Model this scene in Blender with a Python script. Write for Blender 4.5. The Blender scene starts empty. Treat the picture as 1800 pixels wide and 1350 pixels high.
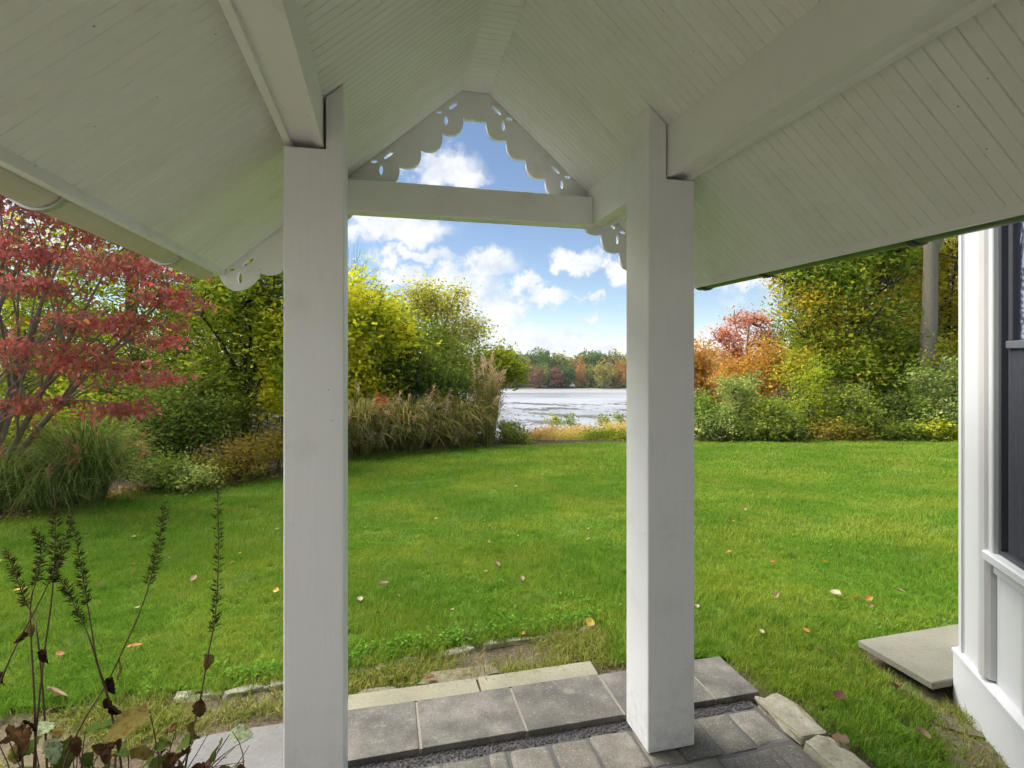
import bpy, bmesh, math, random
import numpy as np
from mathutils import Vector, Matrix

# ------------------------------------------------------------------ camera, sky, sun, exposure
scene = bpy.context.scene
F, HY, EYE = 940.0, 630.0, 1.5            # focal length in photo pixels, horizon row, eye height
TH = math.radians(13.5)                   # the porch axis turns this far left of the view
CT, ST = math.cos(TH), math.sin(TH)

cam_d = bpy.data.cameras.new('camera')
cam = bpy.data.objects.new('camera', cam_d)
scene.collection.objects.link(cam)
cam.location = (0, 0, EYE)
cam.rotation_euler = (math.radians(90), 0, 0)
cam_d.sensor_width = 36.0
cam_d.lens = F / 1800 * 36
cam_d.shift_y = -(675 - HY) / 1800
cam_d.clip_start = 0.05
cam_d.clip_end = 3000
scene.camera = cam

SUN_AZ, SUN_EL = math.radians(-66), math.radians(54)    # azimuth from +Y towards +X
world = bpy.data.worlds.new('World')
scene.world = world
world.use_nodes = True
wt = world.node_tree
wt.nodes.clear()


def wn(t, **kw):
    n = wt.nodes.new(t)
    for k, v in kw.items():
        setattr(n, k, v)
    return n


def wmath(op, a, b=None, c=None, clamp=False):
    n = wn('ShaderNodeMath', operation=op, use_clamp=clamp)
    for i, v in enumerate((a, b, c)):
        if v is None:
            continue
        if isinstance(v, (int, float)):
            n.inputs[i].default_value = v
        else:
            wt.links.new(v, n.inputs[i])
    return n.outputs[0]


sky = wn('ShaderNodeTexSky', sky_type='NISHITA')
sky.sun_disc = False
sky.sun_elevation = SUN_EL
sky.sun_rotation = SUN_AZ
sky.altitude = 100
sky.air_density = 0.8
sky.dust_density = 0.0
sky.ozone_density = 0.2
tc = wn('ShaderNodeTexCoord')
sep = wn('ShaderNodeSeparateXYZ')
wt.links.new(tc.outputs['Generated'], sep.inputs[0])
az = wmath('ARCTAN2', sep.outputs[0], sep.outputs[1])
el = wmath('ARCSINE', sep.outputs[2])
comb = wn('ShaderNodeCombineXYZ')
wt.links.new(az, comb.inputs[0])
wt.links.new(el, comb.inputs[1])
azel = comb.outputs[0]


def wnoise(vec, scale, detail, rough=0.55, off=(0, 0, 0), stretch=(1, 1, 1)):
    m = wn('ShaderNodeMapping')
    m.inputs['Location'].default_value = off
    m.inputs['Scale'].default_value = stretch
    wt.links.new(vec, m.inputs['Vector'])
    n = wn('ShaderNodeTexNoise')
    n.inputs['Scale'].default_value = scale
    n.inputs['Detail'].default_value = detail
    n.inputs['Roughness'].default_value = rough
    wt.links.new(m.outputs[0], n.inputs['Vector'])
    return n.outputs['Fac']


# cumulus in the sky before the porch: azimuth and elevation of every puff
def puff(px, py, rx, ry):
    x, z = (px - 900) / F, (HY - py) / F
    return math.atan(x), math.atan2(z, math.hypot(1, x)), rx / F, ry / F


PUFFS = [(770, 298, 95, 48), (812, 316, 60, 22), (690, 402, 130, 36), (735, 452, 80, 20),
         (715, 488, 55, 20), (850, 468, 78, 36), (800, 505, 100, 56), (822, 560, 120, 72), (885, 598, 115, 48),
         (932, 608, 60, 30), (905, 545, 26, 18), (945, 518, 72, 20), (935, 495, 36, 20), (1020, 458, 60, 26),
         (1085, 478, 40, 26), (995, 590, 50, 36), (1040, 610, 70, 18), (1043, 527, 24, 13), (1035, 557, 22, 11),
         (1240, 590, 70, 26), (1330, 610, 90, 30), (600, 560, 120, 70), (60, 330, 220, 120), (1560, 420, 260, 120)]
wq = wn('ShaderNodeTexNoise')
wq.inputs['Scale'].default_value = 20
wq.inputs['Detail'].default_value = 6
wq.inputs['Roughness'].default_value = 0.62
wt.links.new(tc.outputs['Generated'], wq.inputs['Vector'])
wsub = wn('ShaderNodeVectorMath', operation='MULTIPLY_ADD')      # ragged edges: shift the lookup by fractal noise
wt.links.new(wq.outputs['Color'], wsub.inputs[0])
wsub.inputs[1].default_value = (.13, .10, 0)
wsub.inputs[2].default_value = (-.065, -.050, 0)
wadd = wn('ShaderNodeVectorMath', operation='ADD')
wt.links.new(azel, wadd.inputs[0])
wt.links.new(wsub.outputs[0], wadd.inputs[1])
azel = wadd.outputs[0]
nz = wq.outputs['Fac']
blob = None
for p in PUFFS:
    a0, e0, ra, re = puff(*p)
    mad = wn('ShaderNodeVectorMath', operation='MULTIPLY_ADD')
    wt.links.new(azel, mad.inputs[0])
    mad.inputs[1].default_value = (1 / ra, 1 / re, 0)
    mad.inputs[2].default_value = (-a0 / ra, -e0 / re, 0)
    ln = wn('ShaderNodeVectorMath', operation='LENGTH')
    wt.links.new(mad.outputs[0], ln.inputs[0])
    v = ln.outputs['Value']
    blob = v if blob is None else wmath('MINIMUM', blob, v)
dens = wmath('ADD', wmath('MULTIPLY', wmath('SUBTRACT', 1.0, blob), 1.25), wmath('MULTIPLY', wmath('SUBTRACT', nz, 0.48), 1.6))
mr = wn('ShaderNodeMapRange', interpolation_type='SMOOTHSTEP')
wt.links.new(dens, mr.inputs['Value'])
mr.inputs['From Min'].default_value = 0.0
mr.inputs['From Max'].default_value = 0.75
near_mask = mr.outputs[0]
# the same broken cumulus all round the rest of the sky
nz2 = wnoise(tc.outputs['Generated'], 3.2, 3, 0.58, off=(3.1, 0.4, 1.7), stretch=(1, 1, 1.8))
mr2 = wn('ShaderNodeMapRange', interpolation_type='SMOOTHSTEP')
wt.links.new(nz2, mr2.inputs['Value'])
mr2.inputs['From Min'].default_value = 0.46
mr2.inputs['From Max'].default_value = 0.60
away = wn('ShaderNodeMapRange', interpolation_type='SMOOTHSTEP')
wt.links.new(wmath('MAXIMUM', wmath('ABSOLUTE', az), wmath('MULTIPLY', el, 1.75)), away.inputs['Value'])
away.inputs['From Min'].default_value = 0.75
away.inputs['From Max'].default_value = 1.05
mask = wmath('MAXIMUM', near_mask, wmath('MULTIPLY', mr2.outputs[0], away.outputs[0]))
mask = wmath('MULTIPLY', mask, 0.93)
cr = wn('ShaderNodeValToRGB')
cr.color_ramp.elements[0].position = 0.36
cr.color_ramp.elements[0].color = (0.74, 0.80, 0.88, 1)
cr.color_ramp.elements[1].position = 0.58
cr.color_ramp.elements[1].color = (1.0, 1.0, 1.0, 1)
wt.links.new(nz, cr.inputs[0])
CLOUD_GAIN = 7.3
cg = wn('ShaderNodeVectorMath', operation='SCALE')
wt.links.new(cr.outputs[0], cg.inputs[0])
cg.inputs['Scale'].default_value = CLOUD_GAIN
mix = wn('ShaderNodeMix', data_type='RGBA')
wt.links.new(mask, mix.inputs['Factor'])
wt.links.new(sky.outputs[0], mix.inputs['A'])
wt.links.new(cg.outputs[0], mix.inputs['B'])
bg = wn('ShaderNodeBackground')
bg.inputs['Strength'].default_value = 0.058
wt.links.new(mix.outputs['Result'], bg.inputs['Color'])
wo = wn('ShaderNodeOutputWorld')
wt.links.new(bg.outputs[0], wo.inputs[0])

sun_d = bpy.data.lights.new('sun', 'SUN')
sun_d.energy = 3.5
sun_d.angle = math.radians(50)
sun_d.color = (1.0, 0.95, 0.87)
sun = bpy.data.objects.new('sun', sun_d)
scene.collection.objects.link(sun)
sdir = Vector((math.sin(SUN_AZ) * math.cos(SUN_EL), math.cos(SUN_AZ) * math.cos(SUN_EL), math.sin(SUN_EL)))
sun.rotation_euler = sdir.to_track_quat('Z', 'Y').to_euler()
sun.location = sdir * 30

scene.view_settings.view_transform = 'Standard'
scene.view_settings.look = 'None'
scene.view_settings.gamma = 1.0
scene.view_settings.use_curve_mapping = False
scene.view_settings.exposure = 1.34
scene.cycles.max_bounces = 6
scene.cycles.diffuse_bounces = 4
scene.cycles.glossy_bounces = 3
scene.cycles.transmission_bounces = 4
scene.cycles.transparent_max_bounces = 6
scene.cycles.caustics_reflective = False
scene.cycles.caustics_refractive = False
scene.cycles.use_denoising = True
scene.cycles.use_adaptive_sampling = True
scene.cycles.adaptive_threshold = 0.05
scene.cycles.adaptive_min_samples = 16
world.cycles.sampling_method = 'MANUAL'
world.cycles.sample_map_resolution = 512
scene.cycles.light_sampling_threshold = 0.03

rng = np.random.default_rng(11)
random.seed(5)


# ------------------------------------------------------------------ helpers
def tag(o, label=None, cat=None, group=None, kind=None):
    if label: o['label'] = label
    if cat: o['category'] = cat
    if group: o['group'] = group
    if kind: o['kind'] = kind
    return o


def link(o, parent=None):
    scene.collection.objects.link(o)
    if parent is not None:
        o.parent = parent
    return o


def empty(name, loc=(0, 0, 0), rz=0):
    o = bpy.data.objects.new(name, None)
    o.empty_display_size = 0.2
    o.location = loc
    o.rotation_euler = (0, 0, rz)
    return link(o)


def fast_mesh(name, verts, faces, attrs=None, smooth=False):
    """verts (n,3); faces (m,k) array of equal polygons or list of such arrays."""
    me = bpy.data.meshes.new(name)
    verts = np.asarray(verts, dtype=np.float32)
    if not isinstance(faces, list):
        faces = [faces]
    faces = [np.asarray(f, dtype=np.int32) for f in faces if len(f)]
    loops = np.concatenate([f.ravel() for f in faces])
    totals = np.concatenate([np.full(len(f), f.shape[1], dtype=np.int32) for f in faces])
    starts = np.concatenate([[0], np.cumsum(totals)[:-1]]).astype(np.int32)
    me.vertices.add(len(verts))
    me.vertices.foreach_set('co', verts.ravel())
    me.loops.add(len(loops))
    me.loops.foreach_set('vertex_index', loops)
    me.polygons.add(len(totals))
    me.polygons.foreach_set('loop_start', starts)
    me.polygons.foreach_set('loop_total', totals)
    if smooth:
        me.polygons.foreach_set('use_smooth', np.ones(len(totals), dtype=bool))
    if attrs:
        for k, a in attrs.items():
            at = me.attributes.new(k, 'FLOAT', 'POINT')
            at.data.foreach_set('value', np.asarray(a, dtype=np.float32))
    me.update(calc_edges=True)
    return me


def mobj(name, me, mat=None, parent=None):
    o = bpy.data.objects.new(name, me)
    if mat is not None and not me.materials:
        me.materials.append(mat)
    return link(o, parent)


def bm_obj(name, bm, mat, parent=None, smooth=False):
    me = bpy.data.meshes.new(name)
    bmesh.ops.recalc_face_normals(bm, faces=bm.faces[:])
    bm.to_mesh(me)
    bm.free()
    if smooth:
        for p in me.polygons:
            p.use_smooth = True
    return mobj(name, me, mat, parent)


def box_bm(x0, x1, y0, y1, z0, z1, bev=0.0, seg=1):
    bm = bmesh.new()
    bmesh.ops.create_cube(bm, size=1)
    for v in bm.verts:
        v.co = Vector((x0 + (v.co.x + .5) * (x1 - x0), y0 + (v.co.y + .5) * (y1 - y0), z0 + (v.co.z + .5) * (z1 - z0)))
    if bev:
        bmesh.ops.bevel(bm, geom=bm.edges[:], offset=bev, segments=seg, affect='EDGES')
    return bm


def box(name, x0, x1, y0, y1, z0, z1, mat, parent=None, bev=0.003, seg=1):
    return bm_obj(name, box_bm(x0, x1, y0, y1, z0, z1, bev, seg), mat, parent)


def prism_bm(poly, a0, a1, plane='XZ', bev=0.0):
    """poly: 2-D outline; extruded along the remaining axis from a0 to a1."""
    bm = bmesh.new()
    def P(p, a):
        if plane == 'XZ': return (p[0], a, p[1])
        if plane == 'YZ': return (a, p[0], p[1])
        return (p[0], p[1], a)
    lo = [bm.verts.new(P(p, a0)) for p in poly]
    hi = [bm.verts.new(P(p, a1)) for p in poly]
    bm.faces.new(lo); bm.faces.new(hi[::-1])
    n = len(poly)
    for i in range(n):
        bm.faces.new((lo[i], lo[(i + 1) % n], hi[(i + 1) % n], hi[i]))
    if bev:
        bmesh.ops.recalc_face_normals(bm, faces=bm.faces[:])
        bmesh.ops.bevel(bm, geom=bm.edges[:], offset=bev, segments=1, affect='EDGES')
    return bm


def prism(name, poly, a0, a1, mat, parent=None, plane='XZ', bev=0.0):
    return bm_obj(name, prism_bm(poly, a0, a1, plane, bev), mat, parent)


def tube_arrays(paths, radii, sides=5):
    """paths: list of (k,3) arrays, radii: list of (k,) arrays -> verts, quads"""
    V, Q, off = [], [], 0
    for P, R in zip(paths, radii):
        P = np.asarray(P, float); R = np.asarray(R, float); k = len(P)
        T = np.gradient(P, axis=0)
        T /= np.linalg.norm(T, axis=1, keepdims=True) + 1e-9
        ref = np.where(np.abs(T[:, 2:3]) > 0.9, np.array([[1., 0, 0]]), np.array([[0., 0, 1]]))
        A = np.cross(T, ref); A /= np.linalg.norm(A, axis=1, keepdims=True) + 1e-9
        B = np.cross(T, A)
        ang = np.arange(sides) * 2 * np.pi / sides
        ring = P[:, None] + R[:, None, None] * (np.cos(ang)[None, :, None] * A[:, None] + np.sin(ang)[None, :, None] * B[:, None])
        V.append(ring.reshape(-1, 3))
        i = np.arange(k - 1)[:, None] * sides; j = np.arange(sides)[None]
        j2 = (j + 1) % sides
        q = np.stack([i + j, i + j2, i + sides + j2, i + sides + j], -1).reshape(-1, 4) + off
        Q.append(q); off += k * sides
    return np.concatenate(V), np.concatenate(Q)


def rot_from_dir(d, roll):
    """rotation matrices (n,3,3) whose Y column is d (leaf axis), rolled about it"""
    d = d / (np.linalg.norm(d, axis=1, keepdims=True) + 1e-9)
    ref = np.where(np.abs(d[:, 2:3]) > 0.95, np.array([[1., 0, 0]]), np.array([[0., 0, 1]]))
    x = np.cross(d, ref); x /= np.linalg.norm(x, axis=1, keepdims=True) + 1e-9
    z = np.cross(x, d)
    c, s = np.cos(roll)[:, None], np.sin(roll)[:, None]
    x2 = c * x + s * z; z2 = -s * x + c * z
    return np.stack([x2, d, z2], -1)


# leaf shapes: unit length along +Y, width 1
LEAF4 = (np.array([[0, 0, 0], [-.5, .45, .06], [0, 1, -.05], [.5, .45, .06]]), np.array([[0, 3, 2], [0, 2, 1]]))
LEAF6 = (np.array([[0, 0, 0], [-.42, .25, .07], [-.42, .62, .03], [0, 1, -.16], [.42, .62, .03], [.42, .25, .07], [0, .5, -.03]]),
         np.array([[0, 6, 1], [1, 6, 2], [2, 6, 3], [3, 6, 4], [4, 6, 5], [5, 6, 0]]))
LEAFM = (np.array([[0, 0, 0], [-.5, .2, .05], [-.28, .5, .0], [-.48, .78, .05], [0, 1, -.08], [.48, .78, .05], [.28, .5, 0], [.5, .2, .05]]),
         np.array([[0, 2, 1], [0, 4, 2], [2, 4, 3], [0, 6, 4], [6, 5, 4], [0, 7, 6]]))


def scatter_leaves(pos, dirs, roll, length, width, shape, tint):
    tv, tf = shape
    R = rot_from_dir(dirs, roll)
    loc = np.empty((len(pos), len(tv), 3))
    loc[..., 0] = tv[None, :, 0] * width[:, None]
    loc[..., 1] = tv[None, :, 1] * length[:, None]
    loc[..., 2] = tv[None, :, 2] * length[:, None]
    V = np.einsum('nij,nkj->nki', R, loc) + pos[:, None]
    Fc = tf[None] + (np.arange(len(pos)) * len(tv))[:, None, None]
    return V.reshape(-1, 3), Fc.reshape(-1, tf.shape[1]), np.repeat(tint, len(tv))


# ------------------------------------------------------------------ materials
class NT:
    def __init__(self, name):
        self.m = bpy.data.materials.new(name)
        self.m.use_nodes = True
        self.t = self.m.node_tree
        self.t.nodes.clear()
        self.out = self.t.nodes.new('ShaderNodeOutputMaterial')

    def n(self, typ, ins=None, **kw):
        nd = self.t.nodes.new(typ)
        for k, v in kw.items():
            setattr(nd, k, v)
        for k, v in (ins or {}).items():
            s = nd.inputs[k]
            if hasattr(v, 'is_linked') or hasattr(v, 'links'):
                self.t.links.new(v, s)
            else:
                s.default_value = v
        return nd

    def noise(self, vec, scale, detail=4, rough=.55):
        return self.n('ShaderNodeTexNoise', {'Vector': vec, 'Scale': scale, 'Detail': detail, 'Roughness': rough}).outputs['Fac']

    def ramp(self, fac, stops):
        r = self.n('ShaderNodeValToRGB', {'Fac': fac})
        e = r.color_ramp.elements
        while len(e) < len(stops):
            e.new(0.5)
        for el_, (p, c) in zip(e, stops):
            el_.position = p
            el_.color = (*c, 1) if len(c) == 3 else c
        return r.outputs['Color']

    def mix(self, fac, a, b, blend='MIX'):
        nd = self.n('ShaderNodeMix', {'Factor': fac}, data_type='RGBA', blend_type=blend)
        for k, v in (('A', a), ('B', b)):
            s = [i for i in nd.inputs if i.name == k and i.type == 'RGBA'][0]
            if hasattr(v, 'links'):
                self.t.links.new(v, s)
            else:
                s.default_value = (*v, 1)
        return [o for o in nd.outputs if o.type == 'RGBA'][0]

    def math(self, op, a, b, clamp=False):
        return self.n('ShaderNodeMath', {0: a, 1: b}, operation=op, use_clamp=clamp).outputs[0]

    def bump(self, h, strength=.3, dist=.01):
        return self.n('ShaderNodeBump', {'Height': h, 'Strength': strength, 'Distance': dist}).outputs[0]

    def pos(self):
        return self.n('ShaderNodeNewGeometry').outputs['Position']

    def obj(self):
        return self.n('ShaderNodeTexCoord').outputs['Object']

    def rnd(self):
        return self.n('ShaderNodeObjectInfo').outputs['Random']

    def done(self, sh):
        self.t.links.new(sh, self.out.inputs['Surface'])
        return self.m

    def principled(self, color, rough=.6, normal=None, metallic=0.0, spec=.5, ior=1.5):
        nd = self.n('ShaderNodeBsdfPrincipled', {'IOR': ior, 'Roughness': rough, 'Metallic': metallic, 'Specular IOR Level': spec})
        if hasattr(color, 'links'):
            self.t.links.new(color, nd.inputs['Base Color'])
        else:
            nd.inputs['Base Color'].default_value = (*color, 1)
        if normal is not None:
            self.t.links.new(normal, nd.inputs['Normal'])
        return nd.outputs[0]


def paint(name, col, dirt=(.34, .32, .27), dirt_amt=.35, specks=True, rough=.5, grain=False, piece=0.0):
    k = NT(name)
    p = k.pos()
    fine = k.noise(p, 34, 3, .65)
    d = k.ramp(k.noise(p, 4.5, 5, .68), [(.40, (0, 0, 0)), (.58, (.12, .12, .12)), (.80, (1, 1, 1))])
    c = k.mix(k.math('MULTIPLY', d, dirt_amt), col, dirt)
    if specks:
        vo = k.n('ShaderNodeTexVoronoi', {'Vector': p, 'Scale': 19.0})
        sp = k.math('LESS_THAN', vo.outputs['Distance'], 0.045)
        keep = k.math('GREATER_THAN', k.n('ShaderNodeSeparateColor', {'Color': vo.outputs['Color']}).outputs[0], .55)
        c = k.mix(k.math('MULTIPLY', sp, k.math('MULTIPLY', keep, .75)), c, (.10, .09, .07))
    if piece:      # every board has a tone of its own
        c = k.mix(k.math('MULTIPLY', k.rnd(), piece), c, (.62, .60, .54))
    h = fine
    if grain:      # sawn board: brushed grain along the post, splashed soil near the paving
        gm_ = k.n('ShaderNodeMapping', {'Vector': p, 'Scale': (1, 1, .035)}).outputs[0]
        gr_ = k.noise(gm_, 110, 4, .7)
        c = k.mix(k.ramp(gr_, [(.35, (.11, .11, .11)), (.60, (0, 0, 0))]), c, tuple(x * .72 for x in col))
        zz = k.n('ShaderNodeSeparateXYZ', {0: p}).outputs[2]
        sp_ = k.n('ShaderNodeMapRange', {'Value': zz, 'From Min': .0, 'From Max': .28, 'To Min': .30, 'To Max': 0.0}).outputs[0]
        c = k.mix(k.math('MULTIPLY', sp_, k.ramp(k.noise(p, 26, 6, .75), [(.42, (0, 0, 0)), (.62, (1, 1, 1))])), c, (.20, .17, .11))
        h = k.math('ADD', k.math('MULTIPLY', gr_, 1.5), fine)
    return k.done(k.principled(c, rough, k.bump(h, .12, .004)))

M = {}
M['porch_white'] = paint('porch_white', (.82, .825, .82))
M['post_white'] = paint('post_white', (.82, .825, .83), dirt_amt=.26, grain=True)
M['ceiling_white'] = paint('ceiling_white', (.83, .835, .825), dirt_amt=.28, piece=.14)
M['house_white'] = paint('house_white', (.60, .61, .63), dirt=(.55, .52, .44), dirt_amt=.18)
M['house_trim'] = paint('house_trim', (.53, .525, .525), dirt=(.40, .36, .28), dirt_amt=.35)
M['gutter'] = paint('gutter', (.60, .57, .47), dirt=(.30, .27, .16), dirt_amt=.5, rough=.4)


def simple(name, col, rough=.6, metallic=0.0, var=.25, scale=20, bump=.2):
    k = NT(name)
    p = k.pos()
    n = k.noise(p, scale, 6, .6)
    c = k.mix(n, tuple(x * (1 - var) for x in col), tuple(min(1, x * (1 + var)) for x in col))
    return k.done(k.principled(c, rough, k.bump(n, bump, .004), metallic))


M['gutter_lawn_reflection'] = simple('gutter_lawn_reflection', (.085, .12, .055), .3, 0, .3, 30, .1)  # right gutter: green reflection of the lawn put into its base colour
M['hanger'] = simple('hanger', (.50, .52, .50), .35, .6)
M['hanger_dark'] = simple('hanger_dark', (.05, .05, .05), .5, .3)
M['ink'] = simple('ink', (.03, .03, .03))
M['roofing'] = simple('roofing', (.07, .07, .07), .9, 0, .4, 60, .6)
M['window_frame'] = simple('window_frame', (.060, .065, .078), .45, .2, .15, 40, .1)
M['window_sash'] = simple('window_sash', (.13, .14, .16), .4, .2, .15, 40, .1)
M['interior'] = simple('interior', (.05, .05, .055), .9)
M['gravel'] = simple('gravel', (.11, .108, .108), .85, 0, .7, 300, .6)


def masonry(name, cols, spec_scale=220, blot=None, bump=.5, patch=3.0, speck=.55):
    """worn stone: broad tone change, aggregate grains, lichen blotches, a tone of its own for every piece"""
    k = NT(name)
    p = k.pos()
    r = k.rnd()
    sh = k.n('ShaderNodeVectorMath', {0: p, 1: k.n('ShaderNodeCombineXYZ', {0: k.math('MULTIPLY', r, 17.0), 1: k.math('MULTIPLY', r, 9.0), 2: 0.0}).outputs[0]}, operation='ADD').outputs[0]
    tone = k.noise(sh, patch, 6, .6)
    c = k.ramp(tone, [(.30, cols[0]), (.52, cols[1]), (.74, cols[2])])
    c = k.mix(k.ramp(r, [(0, (0, 0, 0)), (1, (.62, .62, .62))]), c, cols[0])
    g = k.noise(p, spec_scale, 3, .7)
    c = k.mix(k.ramp(g, [(.58, (0, 0, 0)), (.70, (speck, speck, speck))]), c, tuple(min(1, x * 1.8) for x in cols[2]))
    c = k.mix(k.ramp(g, [(.30, (.6, .6, .6)), (.42, (0, 0, 0))]), c, tuple(x * .35 for x in cols[0]))
    if blot is not None:
        b = k.ramp(k.noise(sh, 14, 7, .7), [(.58, (0, 0, 0)), (.68, (.7, .7, .7))])
        c = k.mix(b, c, blot)
    h = k.math('ADD', k.math('MULTIPLY', k.noise(p, 45, 8, .7), .8), k.math('MULTIPLY', g, .35))
    return k.done(k.principled(c, .85, k.bump(h, bump, .008)))


M['slab'] = masonry('slab', [(.080, .074, .065), (.175, .162, .142), (.29, .27, .235)], 130, blot=(.24, .225, .19), patch=7.0, speck=.38)
M['paver'] = masonry('paver', [(.115, .106, .088), (.215, .20, .168), (.34, .315, .27)], 130, blot=(.30, .28, .20), bump=.8, patch=6.0, speck=.6)
M['flagstone'] = masonry('flagstone', [(.20, .19, .132), (.27, .26, .185), (.32, .305, .225)], 90, blot=(.30, .22, .12), bump=.35, speck=.12)
M['border'] = masonry('border', [(.24, .22, .15), (.38, .36, .27), (.52, .50, .42)], 60, blot=(.16, .15, .07), bump=1.0, patch=9, speck=.12)
M['edging'] = masonry('edging', [(.26, .24, .18), (.40, .375, .30), (.52, .50, .42)], 60, blot=(.13, .12, .07), bump=1.0, patch=8, speck=.12)
M['pale_stone'] = masonry('pale_stone', [(.14, .135, .13), (.19, .186, .178), (.24, .235, .22)], 60, blot=(.15, .125, .085), bump=.5, speck=.12)
M['step_stone'] = masonry('step_stone', [(.17, .165, .125), (.235, .228, .175), (.29, .28, .22)], 70, blot=(.27, .20, .14), bump=.4, speck=.12)
M['mortar'] = masonry('mortar', [(.22, .205, .17), (.29, .27, .22), (.36, .34, .29)], 160)
M['brown_stone'] = masonry('brown_stone', [(.10, .085, .055), (.16, .135, .085), (.22, .19, .12)], 70, blot=(.25, .22, .15), bump=.5)


def leafmat(name, stops, transl=.35, rough=.5, patch=None, patch_scale=.6, spec=.35, gain=2.0, mottle=None):
    """leaf colour from the leaf's own tint; optional second palette in broad patches"""
    k = NT(name)
    gm = lambda st: [(p_, tuple(min(.8, x * gain) for x in c_)) for p_, c_ in st]
    stops, patch = gm(stops), (gm(patch) if patch is not None else None)
    t = k.n('ShaderNodeAttribute', attribute_name='tint').outputs['Fac']
    c = k.ramp(t, stops)
    if patch is not None:
        c2 = k.ramp(t, patch)
        f = k.ramp(k.noise(k.pos(), patch_scale, 3), [(.44, (0, 0, 0)), (.58, (1, 1, 1))])
        c = k.mix(f, c, c2)
    if mottle is not None:
        c = k.mix(k.ramp(k.noise(k.pos(), 55, 5, .7), [(.46, (0, 0, 0)), (.62, (.85, .85, .85))]), c, mottle)
    b = k.n('ShaderNodeBsdfDiffuse', {'Color': c}).outputs[0]
    tr = k.n('ShaderNodeBsdfTranslucent', {'Color': c}).outputs[0]
    return k.done(k.n('ShaderNodeMixShader', {0: transl, 1: b, 2: tr}).outputs[0])


def ev(*cols):
    n = len(cols)
    return [(i / (n - 1) if n > 1 else 0, c) for i, c in enumerate(cols)]


LM = dict(
    dogwood=leafmat('dogwood', ev((.10, .070, .030), (.16, .058, .048), (.24, .060, .062), (.31, .11, .10), (.25, .075, .06), (.38, .045, .05), (.33, .12, .05)), .42,
                    patch=ev((.10, .10, .025), (.15, .085, .04), (.22, .065, .055), (.17, .07, .05), (.30, .13, .04)), patch_scale=1.6, gain=2.15),
    yellowgreen=leafmat('yellowgreen', ev((.045, .070, .010), (.11, .16, .014), (.20, .24, .018), (.33, .32, .022), (.17, .22, .02)), .45,
                        patch=ev((.03, .055, .010), (.08, .12, .014), (.16, .20, .02), (.12, .17, .018)), patch_scale=.9),
    goldleaf=leafmat('goldleaf', ev((.11, .13, .016), (.34, .30, .02), (.52, .40, .025), (.60, .36, .03), (.30, .30, .03)), .45,
                     patch=ev((.09, .14, .016), (.20, .24, .02), (.36, .34, .02)), patch_scale=1.1),
    darkgreen=leafmat('darkgreen', ev((.026, .040, .010), (.050, .075, .014), (.085, .12, .02), (.14, .175, .03)), .3),
    midgreen=leafmat('midgreen', ev((.045, .062, .012), (.09, .12, .018), (.15, .185, .026), (.22, .24, .04)), .4),
    olive=leafmat('olive', ev((.10, .12, .02), (.19, .21, .028), (.28, .29, .04), (.36, .33, .05), (.40, .26, .06)), .45),
    sage=leafmat('sage', ev((.05, .075, .022), (.10, .14, .04), (.17, .21, .06), (.26, .28, .09), (.30, .24, .07)), .4,
                 patch=ev((.04, .07, .012), (.09, .13, .02), (.17, .22, .03)), patch_scale=.7, gain=2.35),
    oak=leafmat('oak', ev((.045, .070, .010), (.10, .135, .014), (.19, .20, .018), (.34, .24, .025), (.44, .22, .03)), .48,
                patch=ev((.035, .065, .010), (.08, .125, .014), (.14, .19, .018), (.24, .24, .02)), patch_scale=.55, gain=2.35),
    amber=leafmat('amber', ev((.17, .13, .02), (.40, .26, .025), (.56, .31, .03), (.60, .22, .03), (.24, .22, .03)), .45,
                  patch=ev((.09, .11, .016), (.22, .20, .02), (.42, .28, .025)), patch_scale=.6, gain=2.35),
    redmaple=leafmat('redmaple', ev((.20, .085, .05), (.30, .11, .07), (.34, .19, .10), (.30, .09, .06)), .5, gain=2.2),
    orange=leafmat('orange', ev((.26, .14, .03), (.40, .22, .04), (.42, .28, .04), (.38, .15, .05), (.34, .28, .045)), .4, gain=1.6),
    bronze=leafmat('bronze', ev((.09, .06, .015), (.17, .12, .02), (.20, .17, .025), (.11, .11, .015), (.26, .13, .04)), .35),
    wild=leafmat('wild', ev((.12, .17, .02), (.26, .30, .04), (.42, .36, .12), (.44, .19, .10), (.34, .38, .07)), .4,
                 patch=ev((.30, .13, .07), (.42, .30, .12), (.36, .33, .08)), patch_scale=.45),
)


def grassmat(name, stops, transl=.3):
    return leafmat(name, stops, transl, .45, spec=.4)


GM = dict(
    fountain=grassmat('fountain_grass', ev((.022, .045, .010), (.05, .085, .016), (.10, .14, .03), (.19, .21, .06), (.28, .25, .12))),
    reed=grassmat('reed_grass', ev((.035, .05, .013), (.085, .10, .02), (.155, .145, .04), (.25, .19, .08), (.34, .26, .14))),
    plume=grassmat('plume', ev((.36, .24, .17), (.46, .33, .24), (.33, .15, .12))),
    pinkplume=grassmat('pink_plume', ev((.26, .08, .07), (.38, .15, .11), (.30, .20, .10))),
)


def bark(name, c0, c1, scale=9):
    k = NT(name)
    p = k.pos()
    m = k.n('ShaderNodeMapping', {'Vector': p, 'Scale': (1, 1, .18)}).outputs[0]
    n = k.noise(m, scale * 3.5, 7, .7)
    b = k.noise(p, 2.5, 4)
    c = k.mix(n, c0, c1)
    c = k.mix(k.ramp(b, [(.45, (0, 0, 0)), (.7, (.5, .5, .5))]), c, tuple(x * .8 for x in c1))
    return k.done(k.principled(c, .9, k.bump(n, .9, .03)))


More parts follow.
